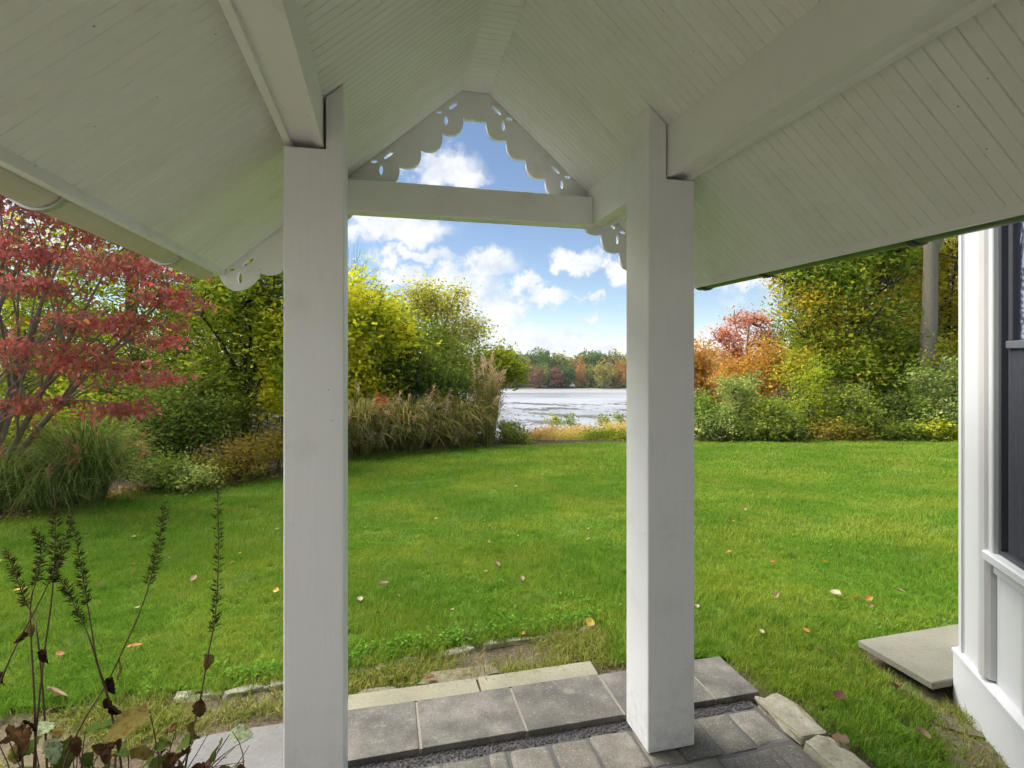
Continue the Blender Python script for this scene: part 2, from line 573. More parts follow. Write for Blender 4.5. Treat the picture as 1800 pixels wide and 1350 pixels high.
BK = dict(tan=bark('tan_bark', (.16, .125, .09), (.36, .30, .235)), grey=bark('grey_bark', (.13, .108, .08), (.36, .31, .245)), dark=bark('dark_bark', (.030, .026, .020), (.085, .075, .06)),
          brown=bark('brown_bark', (.09, .072, .052), (.22, .18, .14)))


# ------------------------------------------------------------------ where things are
def at(px, py, d):
    """the point seen at photo pixel (px, py), d metres ahead"""
    return np.array([(px - 900) / F * d, d, EYE + (HY - py) / F * d])


def uv(u, v, z=0.0):
    """porch frame: u along its axis, v across"""
    return np.array([CT * v - ST * u, ST * v + CT * u, z])


def softplus(t, k=.35):
    return k * np.logaddexp(0, t / k)


def ground_z(x, y):
    x = np.asarray(x, float); y = np.asarray(y, float)
    z = -.07 * softplus(y - 3.0) + .07 * softplus(-2.0 + 0 * y)
    ang = x / np.maximum(y, 1.0)
    def sst(t):
        t = np.clip(t, 0, 1); return t * t * (3 - 2 * t)
    bank = np.maximum(1 - sst((ang + .36) / .20), sst((ang - .30) / .12))      # the wooded banks either side do not fall to the water
    z = np.maximum(z, -1.9)
    z = z - (1 - bank) * np.minimum(.20 * softplus(y - 18.5, 1.2), 10.0)
    far = -10.5 + 1.6 * sst((y - 180) / 6) + np.clip((y - 186) * .03, 0, 2.6) + bank * np.clip((150 - y) / 30, 0, 1) * 8
    z = np.where(y < 110, np.maximum(z, -10.5), np.maximum(far, -10.5))
    return z


def lawn_d(py):
    return 1.29 / ((py - HY) / F - .07)


EDGE_PX = [(-700, 1010), (-250, 945), (0, 905), (130, 884), (250, 862), (380, 848), (500, 834), (620, 803), (760, 793), (900, 786), (1000, 782), (1105, 779),
           (1220, 777), (1450, 776), (1690, 775), (2100, 775), (2700, 775)]
EDGE = np.array([[(px - 900) / F * lawn_d(py), lawn_d(py)] for px, py in EDGE_PX])
STONE_PX = [(-60, 1270), (120, 1245), (310, 1222), (390, 1214), (470, 1202), (560, 1186), (650, 1170), (740, 1150), (840, 1130), (940, 1113), (1010, 1100), (1060, 1092)]
STONE = np.array([[(px - 900) / F * F * EYE / (py - HY), F * EYE / (py - HY)] for px, py in STONE_PX])


def pt_in_poly(x, y, poly):
    x = np.asarray(x); y = np.asarray(y)
    ins = np.zeros(x.shape, bool)
    n = len(poly)
    for i in range(n):
        x0, y0 = poly[i]; x1, y1 = poly[(i + 1) % n]
        c = ((y0 > y) != (y1 > y)) & (x < (x1 - x0) * (y - y0) / (y1 - y0 + 1e-12) + x0)
        ins ^= c
    return ins


slab_end = uv(2.06, 1.66)[:2]
LAWN = [tuple(p) for p in EDGE] + [(14, 2.0), (3.2, 2.9), tuple(uv(2.22, 3.3)[:2]), tuple(uv(2.22, 2.30)[:2]), tuple(uv(1.84, 2.30)[:2]), (1.62, 1.95), (1.45, 1.55)] + \
       [tuple(uv(1.2, 1.74)[:2]), tuple(uv(2.06, 1.74)[:2]), tuple(uv(2.06, 1.655)[:2]), tuple(uv(2.38, 1.655)[:2]), tuple(uv(2.42, 1.12)[:2]), (.52, 2.9)] + \
       [tuple(p) for p in STONE[::-1]] + [(-4.5, 1.9)]

# ------------------------------------------------------------------ ground, lawn, lake
gx = np.unique(np.concatenate([np.linspace(-14, 14, 57), 14 * np.sinh(np.linspace(0, 4.4, 26)) / np.sinh(1) + 0, -14 * np.sinh(np.linspace(0, 4.4, 26)) / np.sinh(1)]))
gy = np.unique(np.concatenate([np.linspace(-6, 22, 57), np.linspace(22, 60, 20), np.linspace(60, 320, 66), np.linspace(320, 2000, 14)]))
GX, GY = np.meshgrid(gx, gy)
GZ = ground_z(GX, GY) - .02 + np.where(GY > 18, .15 * np.sin(GX * .7) * np.cos(GY * .5), 0)
ii = np.arange(len(gy) - 1)[:, None] * len(gx) + np.arange(len(gx) - 1)[None]
quads = np.stack([ii, ii + 1, ii + 1 + len(gx), ii + len(gx)], -1).reshape(-1, 4)
k = NT('soil')
p = k.pos()
n1 = k.noise(p, 3.0, 8, .65)
n2 = k.noise(p, 60, 6, .7)
c = k.ramp(n1, [(.30, (.065, .05, .034)), (.5, (.125, .098, .064)), (.72, (.20, .165, .105))])
c = k.mix(k.ramp(n2, [(.5, (0, 0, 0)), (.68, (.7, .7, .7))]), c, (.27, .225, .14))
dist = k.n('ShaderNodeSeparateXYZ', {0: p}).outputs[1]
mulch = k.ramp(n2, [(.35, (.030, .022, .014)), (.65, (.085, .06, .035))])
c = k.mix(k.n('ShaderNodeMapRange', {'Value': dist, 'From Min': 3.4, 'From Max': 4.2}).outputs[0], c, mulch)
fm = k.n('ShaderNodeMapRange', {'Value': dist, 'From Min': 60.0, 'From Max': 150.0}).outputs[0]
gfar = k.ramp(k.noise(p, .05, 5), [(.40, (.10, .16, .035)), (.62, (.17, .15, .06))])
c = k.mix(fm, c, gfar)
M['soil'] = k.done(k.principled(c, .95, k.bump(n2, .7, .02), spec=.2))
g = mobj('ground', fast_mesh('ground', np.stack([GX, GY, GZ], -1).reshape(-1, 3), quads, smooth=True), M['soil'])
tag(g, 'brown soil sloping from the porch down to the lake', None, None, 'structure')

# lawn turf: a sheet just above the soil, trimmed to the lawn's outline
lx = np.arange(-14, 26, .13); ly = np.arange(1.0, 18, .13)
LX, LY = np.meshgrid(lx, ly)
LZ = ground_z(LX, LY) + .006
ii = np.arange(len(ly) - 1)[:, None] * len(lx) + np.arange(len(lx) - 1)[None]
q = np.stack([ii, ii + 1, ii + 1 + len(lx), ii + len(lx)], -1).reshape(-1, 4)
inside = pt_in_poly(LX.ravel(), LY.ravel(), LAWN)
q = q[inside[q].all(1)]
k = NT('turf')
p = k.pos()
c = k.ramp(k.noise(p, 2.0, 6), [(.35, (.060, .13, .008)), (.65, (.10, .19, .014))])
c = k.mix(k.ramp(k.noise(p, 90, 5, .7), [(.55, (0, 0, 0)), (.75, (.6, .6, .6))]), c, (.15, .14, .05))
M['turf'] = k.done(k.principled(c, .95, k.bump(k.noise(p, 80, 5), .6, .02), spec=.2))
lw = mobj('lawn', fast_mesh('lawn', np.stack([LX, LY, LZ], -1).reshape(-1, 3), q, smooth=True), M['turf'])
tag(lw, 'mown green lawn sloping gently away from the porch', None, None, 'structure')

# lake
k = NT('lake_water')
p = k.pos()
m = k.n('ShaderNodeMapping', {'Vector': p, 'Scale': (.5, 1.6, 1)}).outputs[0]
w1 = k.noise(m, .9, 4)
calm = k.ramp(k.noise(k.n('ShaderNodeMapping', {'Vector': p, 'Scale': (.25, 1, 1)}).outputs[0], .055, 4), [(.42, (.15, .15, .15)), (.6, (1, 1, 1))])
lr = k.n('ShaderNodeMapRange', {'Value': calm, 'To Min': .16, 'To Max': .46}).outputs[0]
M['lake_water'] = k.done(k.principled((.36, .37, .40), lr, k.bump(w1, .10, .12), spec=.5, ior=1.9))
lake = mobj('lake', fast_mesh('lake', [(-420, 30, -9), (420, 30, -9), (420, 215, -9), (-420, 215, -9)], np.array([[0, 1, 2, 3]])), M['lake_water'])
tag(lake, 'pale calm lake reflecting the sky below the lawn', None, None, 'structure')

# lily pads floating in drifts
npad = 5200
py_ = rng.uniform(84, 128, npad * 4); px_ = rng.uniform(-8, 60, npad * 4)
fld = np.sin(px_ * .23 + 1.2 * np.sin(py_ * .31)) + np.sin(py_ * .52 + px_ * .06) + .7 * np.sin(px_ * .7 + py_ * .9)
pick = np.argsort(-(fld + .035 * px_ + rng.normal(0, .7, len(fld))))[:npad]
px_, py_ = px_[pick], py_[pick]
ang = np.arange(6) * np.pi / 3
rr = rng.uniform(.18, .55, npad)
PV = np.stack([px_[:, None] + rr[:, None] * np.cos(ang), py_[:, None] + rr[:, None] * np.sin(ang), np.full((npad, 6), -8.985) + rng.uniform(0, .03, (npad, 1))], -1)
k = NT('lily')
c = k.ramp(k.n('ShaderNodeAttribute', attribute_name='tint').outputs['Fac'], ev((.06, .06, .03), (.14, .13, .07), (.20, .16, .12)))
M['lily'] = k.done(k.principled(c, .35))
lp = mobj('lily_pads', fast_mesh('lily_pads', PV.reshape(-1, 3), np.arange(npad * 6).reshape(-1, 6), {'tint': np.repeat(rng.random(npad), 6)}), M['lily'])
tag(lp, 'drifts of small lily pads floating on the lake', 'lily pads', None, 'stuff')

# ------------------------------------------------------------------ porch
RC, RH, RS, RZ = .455, .07, .87, 2.86           # ridge centre, half width of the flat strip, slope, ridge height
EAVE = 1.165                                    # half width to the eave
U0, U1 = -.90, 2.70                             # roof from above the viewer to the gable
AL = math.atan(RS)
porch = empty('porch', uv(1.0, RC), TH)
tag(porch, 'white gabled porch roof on two square posts with scalloped trim', 'porch')


def lv(v): return v - RC
def lu(u): return u - 1.0
def roof_z(v): return RZ - RS * max(0, abs(v - RC) - RH)


def post_poly(sgn):
    o, i_, n = EAVE, 0, 0
    outer, inner, notch = (-.770, -.582, -.640) if sgn < 0 else (-.717, -.520, -.598)
    s = -sgn
    P = [(outer, 0.0), (inner, 0.0), (inner, roof_z(RC + inner) - .004), (notch, roof_z(RC + notch) - .004), (notch, 2.188), (outer, 2.188)]
    return [(-x if sgn > 0 else x, z) for x, z in P]


for sgn in (-1, 1):
    po = prism('post', post_poly(sgn), lu(1.85), lu(2.04), M['post_white'], porch, bev=.004)
    po['label'] = 'left square white post with notched top' if sgn < 0 else 'right square white post standing on the pavers'
for sgn in (-1, 1):
    o_, i_ = (.770, .648) if sgn < 0 else (.717, .605)
    prof = [(o_, 2.20), (o_ - .022, 2.20), (o_ - .022, 2.214), (i_ + .022, 2.214), (i_ + .022, 2.20), (i_, 2.20),
            (i_, roof_z(RC + i_) - .003), (o_, roof_z(RC + o_) - .003)]
    prism('beam', [(sgn * x, z) for x, z in prof], lu(U0 + .02), lu(2.692), M['porch_white'], porch)
box('tie_beam', lv(-.192), lv(1.059), lu(2.603), lu(2.690), 2.19, 2.34, M['porch_white'], porch, .004)

# ceiling boards: each runs from ridge strip to eave, grooved at its edges and middle
BW = .076
L = (EAVE - RH) / math.cos(AL)
prof = [(0, .003), (.002, 0), (BW / 2 - .0025, 0), (BW / 2 - .0005, .0032), (BW / 2 + .0005, .0032), (BW / 2 + .0025, 0), (BW - .002, 0), (BW, .003), (BW, .02), (0, .02)]
slope_mesh = {}
for sgn in (-1, 1):
    bm = bmesh.new()
    rings = []
    for s in (0.0, L):
        ring = []
        for (a, h) in prof:
            x = sgn * (RH + s * math.cos(AL)) + sgn * h * math.sin(AL)
            z = RZ - s * math.sin(AL) + h * math.cos(AL)
            ring.append(bm.verts.new((x, a, z)))
        rings.append(ring)
    bm.faces.new(rings[0]); bm.faces.new(rings[1][::-1])
    n = len(prof)
    for i in range(n):
        bm.faces.new((rings[0][i], rings[0][(i + 1) % n], rings[1][(i + 1) % n], rings[1][i]))
    bmesh.ops.recalc_face_normals(bm, faces=bm.faces[:])
    me = bpy.data.meshes.new('ceiling_board'); bm.to_mesh(me); bm.free()
    slope_mesh[sgn] = me
bm = bmesh.new()
lo = [bm.verts.new((-RH, a, RZ + h)) for a, h in prof]
hi = [bm.verts.new((RH, a, RZ + h)) for a, h in prof]
bm.faces.new(lo); bm.faces.new(hi[::-1])
for i in range(len(prof)):
    bm.faces.new((lo[i], lo[(i + 1) % n], hi[(i + 1) % n], hi[i]))
bmesh.ops.recalc_face_normals(bm, faces=bm.faces[:])
ridge_mesh = bpy.data.meshes.new('ridge_board'); bm.to_mesh(ridge_mesh); bm.free()
nb = int(round((U1 - U0) / (BW + .001)))
for i in range(nb):
    u = U1 - (i + 1) * (BW + .001)
    for sgn in (-1, 1):
        mobj('ceiling_board', slope_mesh[sgn], M['ceiling_white'], porch).location = (0, lu(u), rng.uniform(-.0006, .0006))
    mobj('ridge_board', ridge_mesh, M['ceiling_white'], porch).location = (0, lu(u), rng.uniform(-.0006, .0006))
# roof deck above the boards
for sgn in (-1, 1):
    P = [(0, RZ + .03), (RH, RZ + .03), (EAVE + .01, RZ - RS * (EAVE - RH) + .03), (EAVE + .01, RZ - RS * (EAVE - RH) + .10), (0, RZ + RS * RH + .12)]
    prism('roof_slope', [(sgn * x, z) for x, z in P], lu(U0 - .05), lu(U1 + .06), M['roofing'], porch)

# scalloped bargeboard with petal cut-outs (2-D outline with holes)
def bez_free_spline(cu, pts):
    s = cu.splines.new('POLY')
    s.points.add(len(pts) - 1)
    for q_, (x, y) in zip(s.points, pts):
        q_.co = (x, y, 0, 1)
    s.use_cyclic_u = True


def bargeboard(sgn):
    cu = bpy.data.curves.new('bargeboard', 'CURVE')
    cu.dimensions = '2D'; cu.fill_mode = 'BOTH'; cu.extrude = .011
    top = [(0.0, RZ + .022), (RH, RZ + .022), (EAVE + .03, RZ - RS * (EAVE + .03 - RH) + .022)]
    cusps = [(.062 + .1062 * i, 2.729 - .0924 * i) for i in range(11)]
    nx, nz_ = -math.sin(AL), -math.cos(AL)      # outward from the board's lower edge
    low = []
    for i in range(9):
        (x0, z0), (x1, z1) = cusps[i], cusps[i + 1]
        for t in np.linspace(0, 1, 10)[(0 if i == 0 else 1):]:
            a = math.pi * t
            bl = .050 * math.sin(a) ** .75
            low.append((x0 + (x1 - x0) * (t + .0 * math.sin(2 * a)) + nx * bl, z0 + (z1 - z0) * t + nz_ * bl))
    tail = [(x, z) for x, z in low if True]
    end = top[-1]
    lx_, lz_ = low[-1]
    rnd_ = []
    for t in np.linspace(.03, .97, 12):           # round tail beyond the last scallop
        a = math.pi * t
        rnd_.append((lx_ + (end[0] - lx_) * t + .015 * math.sin(a), lz_ + (end[1] - lz_) * t - .088 * math.sin(a) ** .6))
    mid = [(0.0, 2.722), (.035, 2.716), (.05, 2.719)]
    outline = top + rnd_[::-1] + tail[::-1] + [(x, z) for x, z in mid[::-1]]
    bez_free_spline(cu, [(sgn * x, z) for x, z in outline])
    for gidx in range(4):
        gxx = .148 + .3186 * gidx
        gz = RZ - RS * (gxx - RH) - .044
        for (ang_, ln_, off) in ((math.pi - AL, .060, .018), (math.radians(-8), .034, .016), (-math.pi / 2, .052, .018)):
            dx, dz = math.cos(ang_), math.sin(ang_)
            pts = []
            for t in np.linspace(0, 2 * math.pi, 14, endpoint=False):
                al, ac = off + ln_ * (.5 + .5 * math.cos(t)), .0088 * math.sin(t)
                pts.append((sgn * (gxx + dx * al - dz * ac), gz + dz * al + dx * ac))
            # keep the cut-outs inside the board
            bez_free_spline(cu, pts)
    tmp = bpy.data.objects.new('tmp', cu)
    scene.collection.objects.link(tmp)
    dg = bpy.context.evaluated_depsgraph_get()
    me = bpy.data.meshes.new_from_object(tmp.evaluated_get(dg))
    bpy.data.objects.remove(tmp)
    o = mobj('bargeboard', me, M['porch_white'], porch)
    me.materials.clear(); me.materials.append(M['porch_white'])
    o.rotation_euler = (math.pi / 2, 0, 0)
    o.location = (0, lu(U1 + .016 + .0), 0)
    return o


for sgn in (-1, 1):
    bargeboard(sgn)

# fascia, half-round gutter and its hangers
ez = RZ - RS * (EAVE - RH)
for sgn in (-1, 1):
    prism('fascia', [(sgn * (EAVE + .002), ez - .028), (sgn * (EAVE + .024), ez - .028), (sgn * (EAVE + .024), ez + .09), (sgn * (EAVE + .002), ez + .028)],
          lu(U0), lu(U1 + .025), M['porch_white'], porch)
    gr = .062 if sgn < 0 else .046
    gc, gzc = EAVE + .024 + gr + .004, ez + .012
    a = np.linspace(math.pi, 2 * math.pi, 15)
    prof = [(gc + gr * math.cos(t), gzc + gr * math.sin(t)) for t in a] + [(gc + (gr - .003) * math.cos(t), gzc + (gr - .003) * math.sin(t)) for t in a[::-1]]
    gut = prism('gutter', [(sgn * x, z) for x, z in prof], lu(U0), lu(2.69 if sgn < 0 else 2.62), M['gutter'] if sgn < 0 else M['gutter_lawn_reflection'], porch)
    for pp in gut.data.polygons: pp.use_smooth = False
    cap = [(gc + (gr - .0032) * math.cos(t), gzc + (gr - .0032) * math.sin(t)) for t in a]
    prism('end_cap', [(sgn * x, z) for x, z in cap], lu(2.682 if sgn < 0 else 2.612), lu(2.688 if sgn < 0 else 2.618), gut.data.materials[0], gut)
    for uu in ((1.49, 2.25) if sgn < 0 else (1.38, 2.08, 2.55)):
        ra, rb = gr + .0075, gr + .0012
        pr = [(gc + ra * math.cos(t), gzc + ra * math.sin(t)) for t in a] + [(gc + rb * math.cos(t), gzc + rb * math.sin(t)) for t in a[::-1]]
        h = prism('hanger', [(sgn * x, z) for x, z in pr], lu(uu), lu(uu + .022), M['hanger'] if sgn < 0 else M['hanger_dark'], gut)
        if sgn < 0 and uu < 1.6:
            fc = bpy.data.curves.new('stamp', 'FONT'); fc.body = 'G'; fc.size = .016; fc.extrude = .0003; fc.align_x = 'CENTER'; fc.align_y = 'CENTER'
            ft_ = bpy.data.objects.new('tmp', fc); scene.collection.objects.link(ft_)
            lm_ = bpy.data.meshes.new_from_object(ft_.evaluated_get(bpy.context.evaluated_depsgraph_get())); bpy.data.objects.remove(ft_)
            lm_.materials.clear(); fo = mobj('stamped_letter', lm_, M['ink'], h)
            t = math.radians(287)
            fo.location = (sgn * (gc + (ra + .0006) * math.cos(t)), lu(uu + .011), gzc + (ra + .0006) * math.sin(t))
            fo.rotation_euler = (math.radians(180), math.radians(-17), 0)

# ------------------------------------------------------------------ house bay on the right
WANG = math.radians(19.3)
WD = np.array([math.sin(WANG), math.cos(WANG), 0])
W0 = np.array([1.982, 2.334, 0])
house = empty('house', (*W0[:2], 0), -WANG)     # local: -y runs back along the side wall, -x faces the porch
tag(house, 'white board and batten house bay with a dark framed window', 'house')
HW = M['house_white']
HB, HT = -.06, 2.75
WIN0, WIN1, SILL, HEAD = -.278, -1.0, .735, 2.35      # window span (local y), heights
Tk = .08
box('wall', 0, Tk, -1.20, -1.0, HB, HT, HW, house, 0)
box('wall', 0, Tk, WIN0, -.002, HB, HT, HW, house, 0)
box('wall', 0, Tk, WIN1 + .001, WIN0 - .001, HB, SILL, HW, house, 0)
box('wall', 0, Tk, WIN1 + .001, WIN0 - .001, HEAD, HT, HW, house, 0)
fa = math.radians(90) - TH - WANG                # the front face turns back along the porch's cross direction
# front wall of the bay (seen edge on from the porch)
dirv = np.array([math.cos(TH + WANG), math.sin(TH + WANG)])
nrm = np.array([dirv[1], -dirv[0]])
fw = [(0, 0), tuple(dirv * 2.4), tuple(dirv * 2.4 + nrm * .08), tuple(nrm * .08 + dirv * .05)]
prism('wall', fw, HB, HT, HW, house, 'XY')
# closing walls, floor and flat roof out of view
b_ = dirv * 2.4
prism('wall', [(b_[0], b_[1]), (b_[0] + .08, b_[1]), (2.4, -1.20), (2.32, -1.20)], HB, HT, HW, house, 'XY')
prism('wall', [(0, -1.201), (2.4, -1.201), (2.4, -1.28), (0, -1.28)], HB, HT, HW, house, 'XY')
prism('roof', [(-.12, -1.4), (2.6, -1.4), (b_[0] + .2, b_[1] + .12), (-.06, .10)], HT + .001, HT + .14, M['roofing'], house, 'XY')
prism('floor', [(.085, -1.19), (2.3, -1.19), (b_[0] - .1, b_[1] - .15), (.2, -.02)], .30, .33, M['interior'], house, 'XY')
# the main house wall behind the viewer, where the porch roof begins
hw_o = np.array(uv(-.55, -4.0)[:2]) - W0[:2]; hw_e = np.array(uv(-.55, 1.80)[:2]) - W0[:2]
def to_house(p): return (p[0] * math.cos(WANG) - p[1] * math.sin(WANG), p[0] * math.sin(WANG) + p[1] * math.cos(WANG))
bk = np.array([ST, -CT]) * .1
M['house_back'] = paint('house_back', (.78, .78, .77))
prism('wall', [to_house(hw_o), to_house(hw_e), to_house(hw_e + bk), to_house(hw_o + bk)], HB, 3.3, M['house_back'], house, 'XY')
# corner bead, corner board, half-round pilaster, casing
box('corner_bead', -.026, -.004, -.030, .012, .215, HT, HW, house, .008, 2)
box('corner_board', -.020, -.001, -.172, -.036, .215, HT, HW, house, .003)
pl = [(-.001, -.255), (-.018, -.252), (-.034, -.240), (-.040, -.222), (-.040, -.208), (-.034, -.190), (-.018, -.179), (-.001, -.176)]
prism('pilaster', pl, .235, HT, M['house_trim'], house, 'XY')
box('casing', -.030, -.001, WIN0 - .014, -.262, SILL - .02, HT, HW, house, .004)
# sill, panel battens below it, baseboard
win = box('window', -.012, .03, WIN1 + .03, WIN0 - .016, SILL + .012, SILL + .028, M['window_frame'], house, .002)
win['label'] = 'dark framed double hung window with reflecting upper glass'
box('sill', -.045, .05, WIN1 + .015, WIN0 + .036, SILL - .028, SILL + .010, HW, win, .006)
for yb in (-.475, -.665, -.855, -1.05):
    pb = [(-.001, yb - .022), (-.014, yb - .020), (-.018, yb), (-.014, yb + .020), (-.001, yb + .022)]
    prism('batten', pb, .235, SILL - .075, M['house_trim'], house, 'XY')
box('rail', -.014, -.001, -1.19, -.262, SILL - .075, SILL - .029, HW, house, .002)
bb = [(-.034, HB), (-.034, .195), (-.040, .200), (-.040, .214), (-.008, .226), (-.001, .226), (-.001, HB)]
prism('baseboard', bb, -1.19, .034, HW, house, 'XZ')
nf = -nrm
prism('baseboard', [tuple(nf * .002 + dirv * .012), tuple(nf * .034 + dirv * .004), tuple(nf * .034 + dirv * 2.4), tuple(nf * .002 + dirv * 2.4)], HB, .21, HW, house, 'XY')
# window: outer frame, jambs, meeting rail, upper glass, lower screen
FR, SA = M['window_frame'], M['window_sash']
mid = 1.55
box('jamb', -.012, .05, WIN0 - .034, WIN0 - .017, SILL + .029, HEAD - .03, FR, win, .002)
box('jamb', .010, .045, WIN0 - .046, WIN0 - .036, SILL + .029, HEAD - .03, SA, win, .002)
box('jamb', -.012, .05, WIN1 + .002, WIN1 + .040, SILL + .029, HEAD - .03, FR, win, .002)
box('head', -.012, .05, WIN1 + .002, WIN0 - .016, HEAD - .029, HEAD - .001, FR, win, .002)
box('meeting_rail', -.004, .035, WIN1 + .042, WIN0 - .048, mid - .014, mid + .016, SA, win, .003)
box('sash_stile', .004, .036, WIN0 - .074, WIN0 - .048, mid + .017, HEAD - .03, FR, win, .003)
box('sash_stile', .020, .048, WIN0 - .070, WIN0 - .049, SILL + .029, mid - .015, FR, win, .003)
box('sash_stile', .020, .048, WIN0 - .098, WIN0 - .086, SILL + .029, mid - .015, SA, win, .003)
k = NT('glass')
p = k.obj()
wv = k.n('ShaderNodeTexNoise', {'Vector': p, 'Scale': 6.0, 'Detail': 2.0, 'Distortion': 1.5}).outputs['Fac']
rg = k.n('ShaderNodeTexWave', {'Vector': p, 'Scale': 14.0, 'Distortion': 7.0, 'Detail': 1.0}, wave_type='RINGS').outputs['Fac']
nb_ = k.bump(k.math('ADD', wv, k.math('MULTIPLY', rg, .10)), .18, .02)
gl = k.n('ShaderNodeBsdfGlossy', {'Roughness': .02, 'Color': (.62, .68, .85, 1), 'Normal': nb_}).outputs[0]
df = k.n('ShaderNodeBsdfDiffuse', {'Color': (.03, .035, .05, 1)}).outputs[0]
M['glass'] = k.done(k.n('ShaderNodeMixShader', {0: .72, 1: df, 2: gl}).outputs[0])
box('upper_glass', .018, .022, WIN1 + .045, WIN0 - .075, mid + .017, HEAD - .03, M['glass'], win, 0)
k = NT('screen')
tr = k.n('ShaderNodeBsdfTransparent', {'Color': (.72, .72, .74, 1)}).outputs[0]
df = k.principled((.10, .107, .135), .6)
M['screen'] = k.done(k.n('ShaderNodeMixShader', {0: .36, 1: tr, 2: df}).outputs[0])
box('insect_screen', .006, .0075, WIN1 + .042, WIN0 - .047, SILL + .029, mid - .015, M['screen'], win, 0)
k = NT('clear_glass')
fz = k.n('ShaderNodeFresnel', {'IOR': 1.55}).outputs[0]
gz2 = k.n('ShaderNodeBsdfGlossy', {'Roughness': .03, 'Color': (.8, .85, 1, 1)}).outputs[0]
M['clear_glass'] = k.done(k.n('ShaderNodeMixShader', {0: k.math('ADD', fz, .06), 1: k.n('ShaderNodeBsdfTransparent', {'Color': (.75, .78, .80, 1)}).outputs[0], 2: gz2}).outputs[0])
box('lower_glass', .030, .034, WIN1 + .045, WIN0 - .099, SILL + .03, mid - .015, M['clear_glass'], win, 0)

# a drawn curtain hanging in the room behind the lower sash
cv = []
for j in range(61):
    yy = WIN0 - .11 - j * .0095
    cv.append((.16 + .018 * math.sin(j * .95) + .008 * math.sin(j * .37), yy))
cvv = [(x, y, z) for z in (SILL + .05, HEAD - .05) for x, y in cv]
M['curtain'] = simple('curtain', (.62, .61, .60), .9)
mobj('curtain', fast_mesh('curtain', np.array(cvv), np.array([(j, j + 1, j + 62, j + 61) for j in range(60)]), smooth=True), M['curtain'], win)
# stone step against the bay's front, propped above the grass
st = prism('stone_step', [(0, 0), (.80, 0), (.80, .385), (-.012, .37)], 0, .034, M['step_stone'], None, 'XY', .004)
s0 = uv(1.858, 2.35)
st.location = (s0[0], s0[1], .038); st.rotation_euler = (0, 0, TH)
tag(st, 'thin grey bluestone step lying against the corner of the white house', 'stone step')


# ------------------------------------------------------------------ patio: slabs, pavers, border and edging stones
patio = empty('patio', (0, 0, 0), TH)
patio['kind'] = 'structure'
patio['label'] = 'stone patio under the porch'


def stone(name, v0, v1, u0, u1, z0, z1, mat, parent, bev=.006, jit=.0, seg=2, cuts=0, skew=0.0):
    bm = box_bm(v0, v1, u0, u1, z0, z1)
    if cuts:
        bmesh.ops.subdivide_edges(bm, edges=bm.edges[:], cuts=cuts, use_grid_fill=True)
    for v in bm.verts:
        f = random.gauss(0, 1) * jit
        v.co.x += random.gauss(0, 1) * jit + skew * (v.co.y - u0)
        v.co.y += random.gauss(0, 1) * jit
        if v.co.z > (z0 + z1) / 2:
            v.co.z += random.gauss(0, 1) * jit * .35
    sharp = [e for e in bm.edges if len(e.link_faces) == 2 and e.calc_face_angle(0) > .6]
    bmesh.ops.bevel(bm, geom=sharp, offset=bev, segments=seg, affect='EDGES', profile=.6)
    return bm_obj(name, bm, mat, parent, smooth=False)


SL = [-.33, -.275, .138, .556, .980, 1.41, 1.632]
for i in range(1, 6):
    stone('slab', SL[i] + .006, SL[i + 1] - .006, 2.056, 2.348, -.06, .018, M['slab'], patio, .003, .0012)
for jv in SL[2:6]:
    box('mortar_joint', jv - .0058, jv + .0058, 2.060, 2.345, -.05, .0135, M['mortar'], patio, 0)
for v0, v1 in ((-.40, -.16), (-.15, .418), (.426, .985)):
    stone('flagstone', v0, v1, 2.352, 2.462, -.06, .014, M['flagstone'], patio, .003, .002)
R1 = [-.47, -.30, -.135, .035, .211, .378, .459, .624, .786, .965, 1.105, 1.262, 1.412, 1.563]
for a_, b2 in zip(R1[:-1], R1[1:]):
    stone('paver', a_ + .004, b2 - .004, 1.792 + random.uniform(-.006, .004), 2.0 + random.uniform(-.012, .004), -.07, random.uniform(-.006, .0), M['paver'], patio, .013, .0035, 2, 1)
u_top = 1.782
for r in range(9):
    v = -.50 + random.uniform(-.1, 0)
    d_ = .165
    while v < 1.50:
        w = random.choice((.13, .165, .20, .24))
        if v + w > 1.48: w = 1.563 - v
        stone('paver', v + .004, v + w - .004, u_top - d_ + .004, u_top - .004, -.07, random.uniform(-.007, .0), M['paver'], patio, .013, .0035, 2, 1)
        v += w
    u_top -= d_
for u0_, u1_ in ((1.765, 2.035), (1.47, 1.755), (1.20, 1.46), (.90, 1.19)):
    stone('border_stone', 1.578, 1.705, u0_, u1_, -.08, .022, M['border'], patio, .014, .007, 2, 2)
# sand bed and gravel in the joint before the slabs
box('bedding', -.52, 1.57, .25, 2.052, -.09, -.009, M['gravel'], patio, 0)
ng = 2600
gv = rng.uniform(-.28, 1.56, ng); gu = rng.uniform(2.0, 2.056, ng); gs = rng.uniform(.0018, .0046, ng)
OCT = np.array([[1, 0, 0], [-1, 0, 0], [0, 1, 0], [0, -1, 0], [0, 0, 1], [0, 0, -1]], float)
OF = np.array([[0, 2, 4], [2, 1, 4], [1, 3, 4], [3, 0, 4], [2, 0, 5], [1, 2, 5], [3, 1, 5], [0, 3, 5]])
GVv = np.stack([gv, gu, np.full(ng, -.005)], -1)[:, None] + OCT[None] * gs[:, None, None] * rng.uniform(.6, 1.3, (ng, 6, 1))
gvo = mobj('gravel', fast_mesh('gravel', GVv.reshape(-1, 3), (OF[None] + (np.arange(ng) * 6)[:, None, None]).reshape(-1, 3)), M['gravel'], patio)
gvo['kind'] = 'stuff'

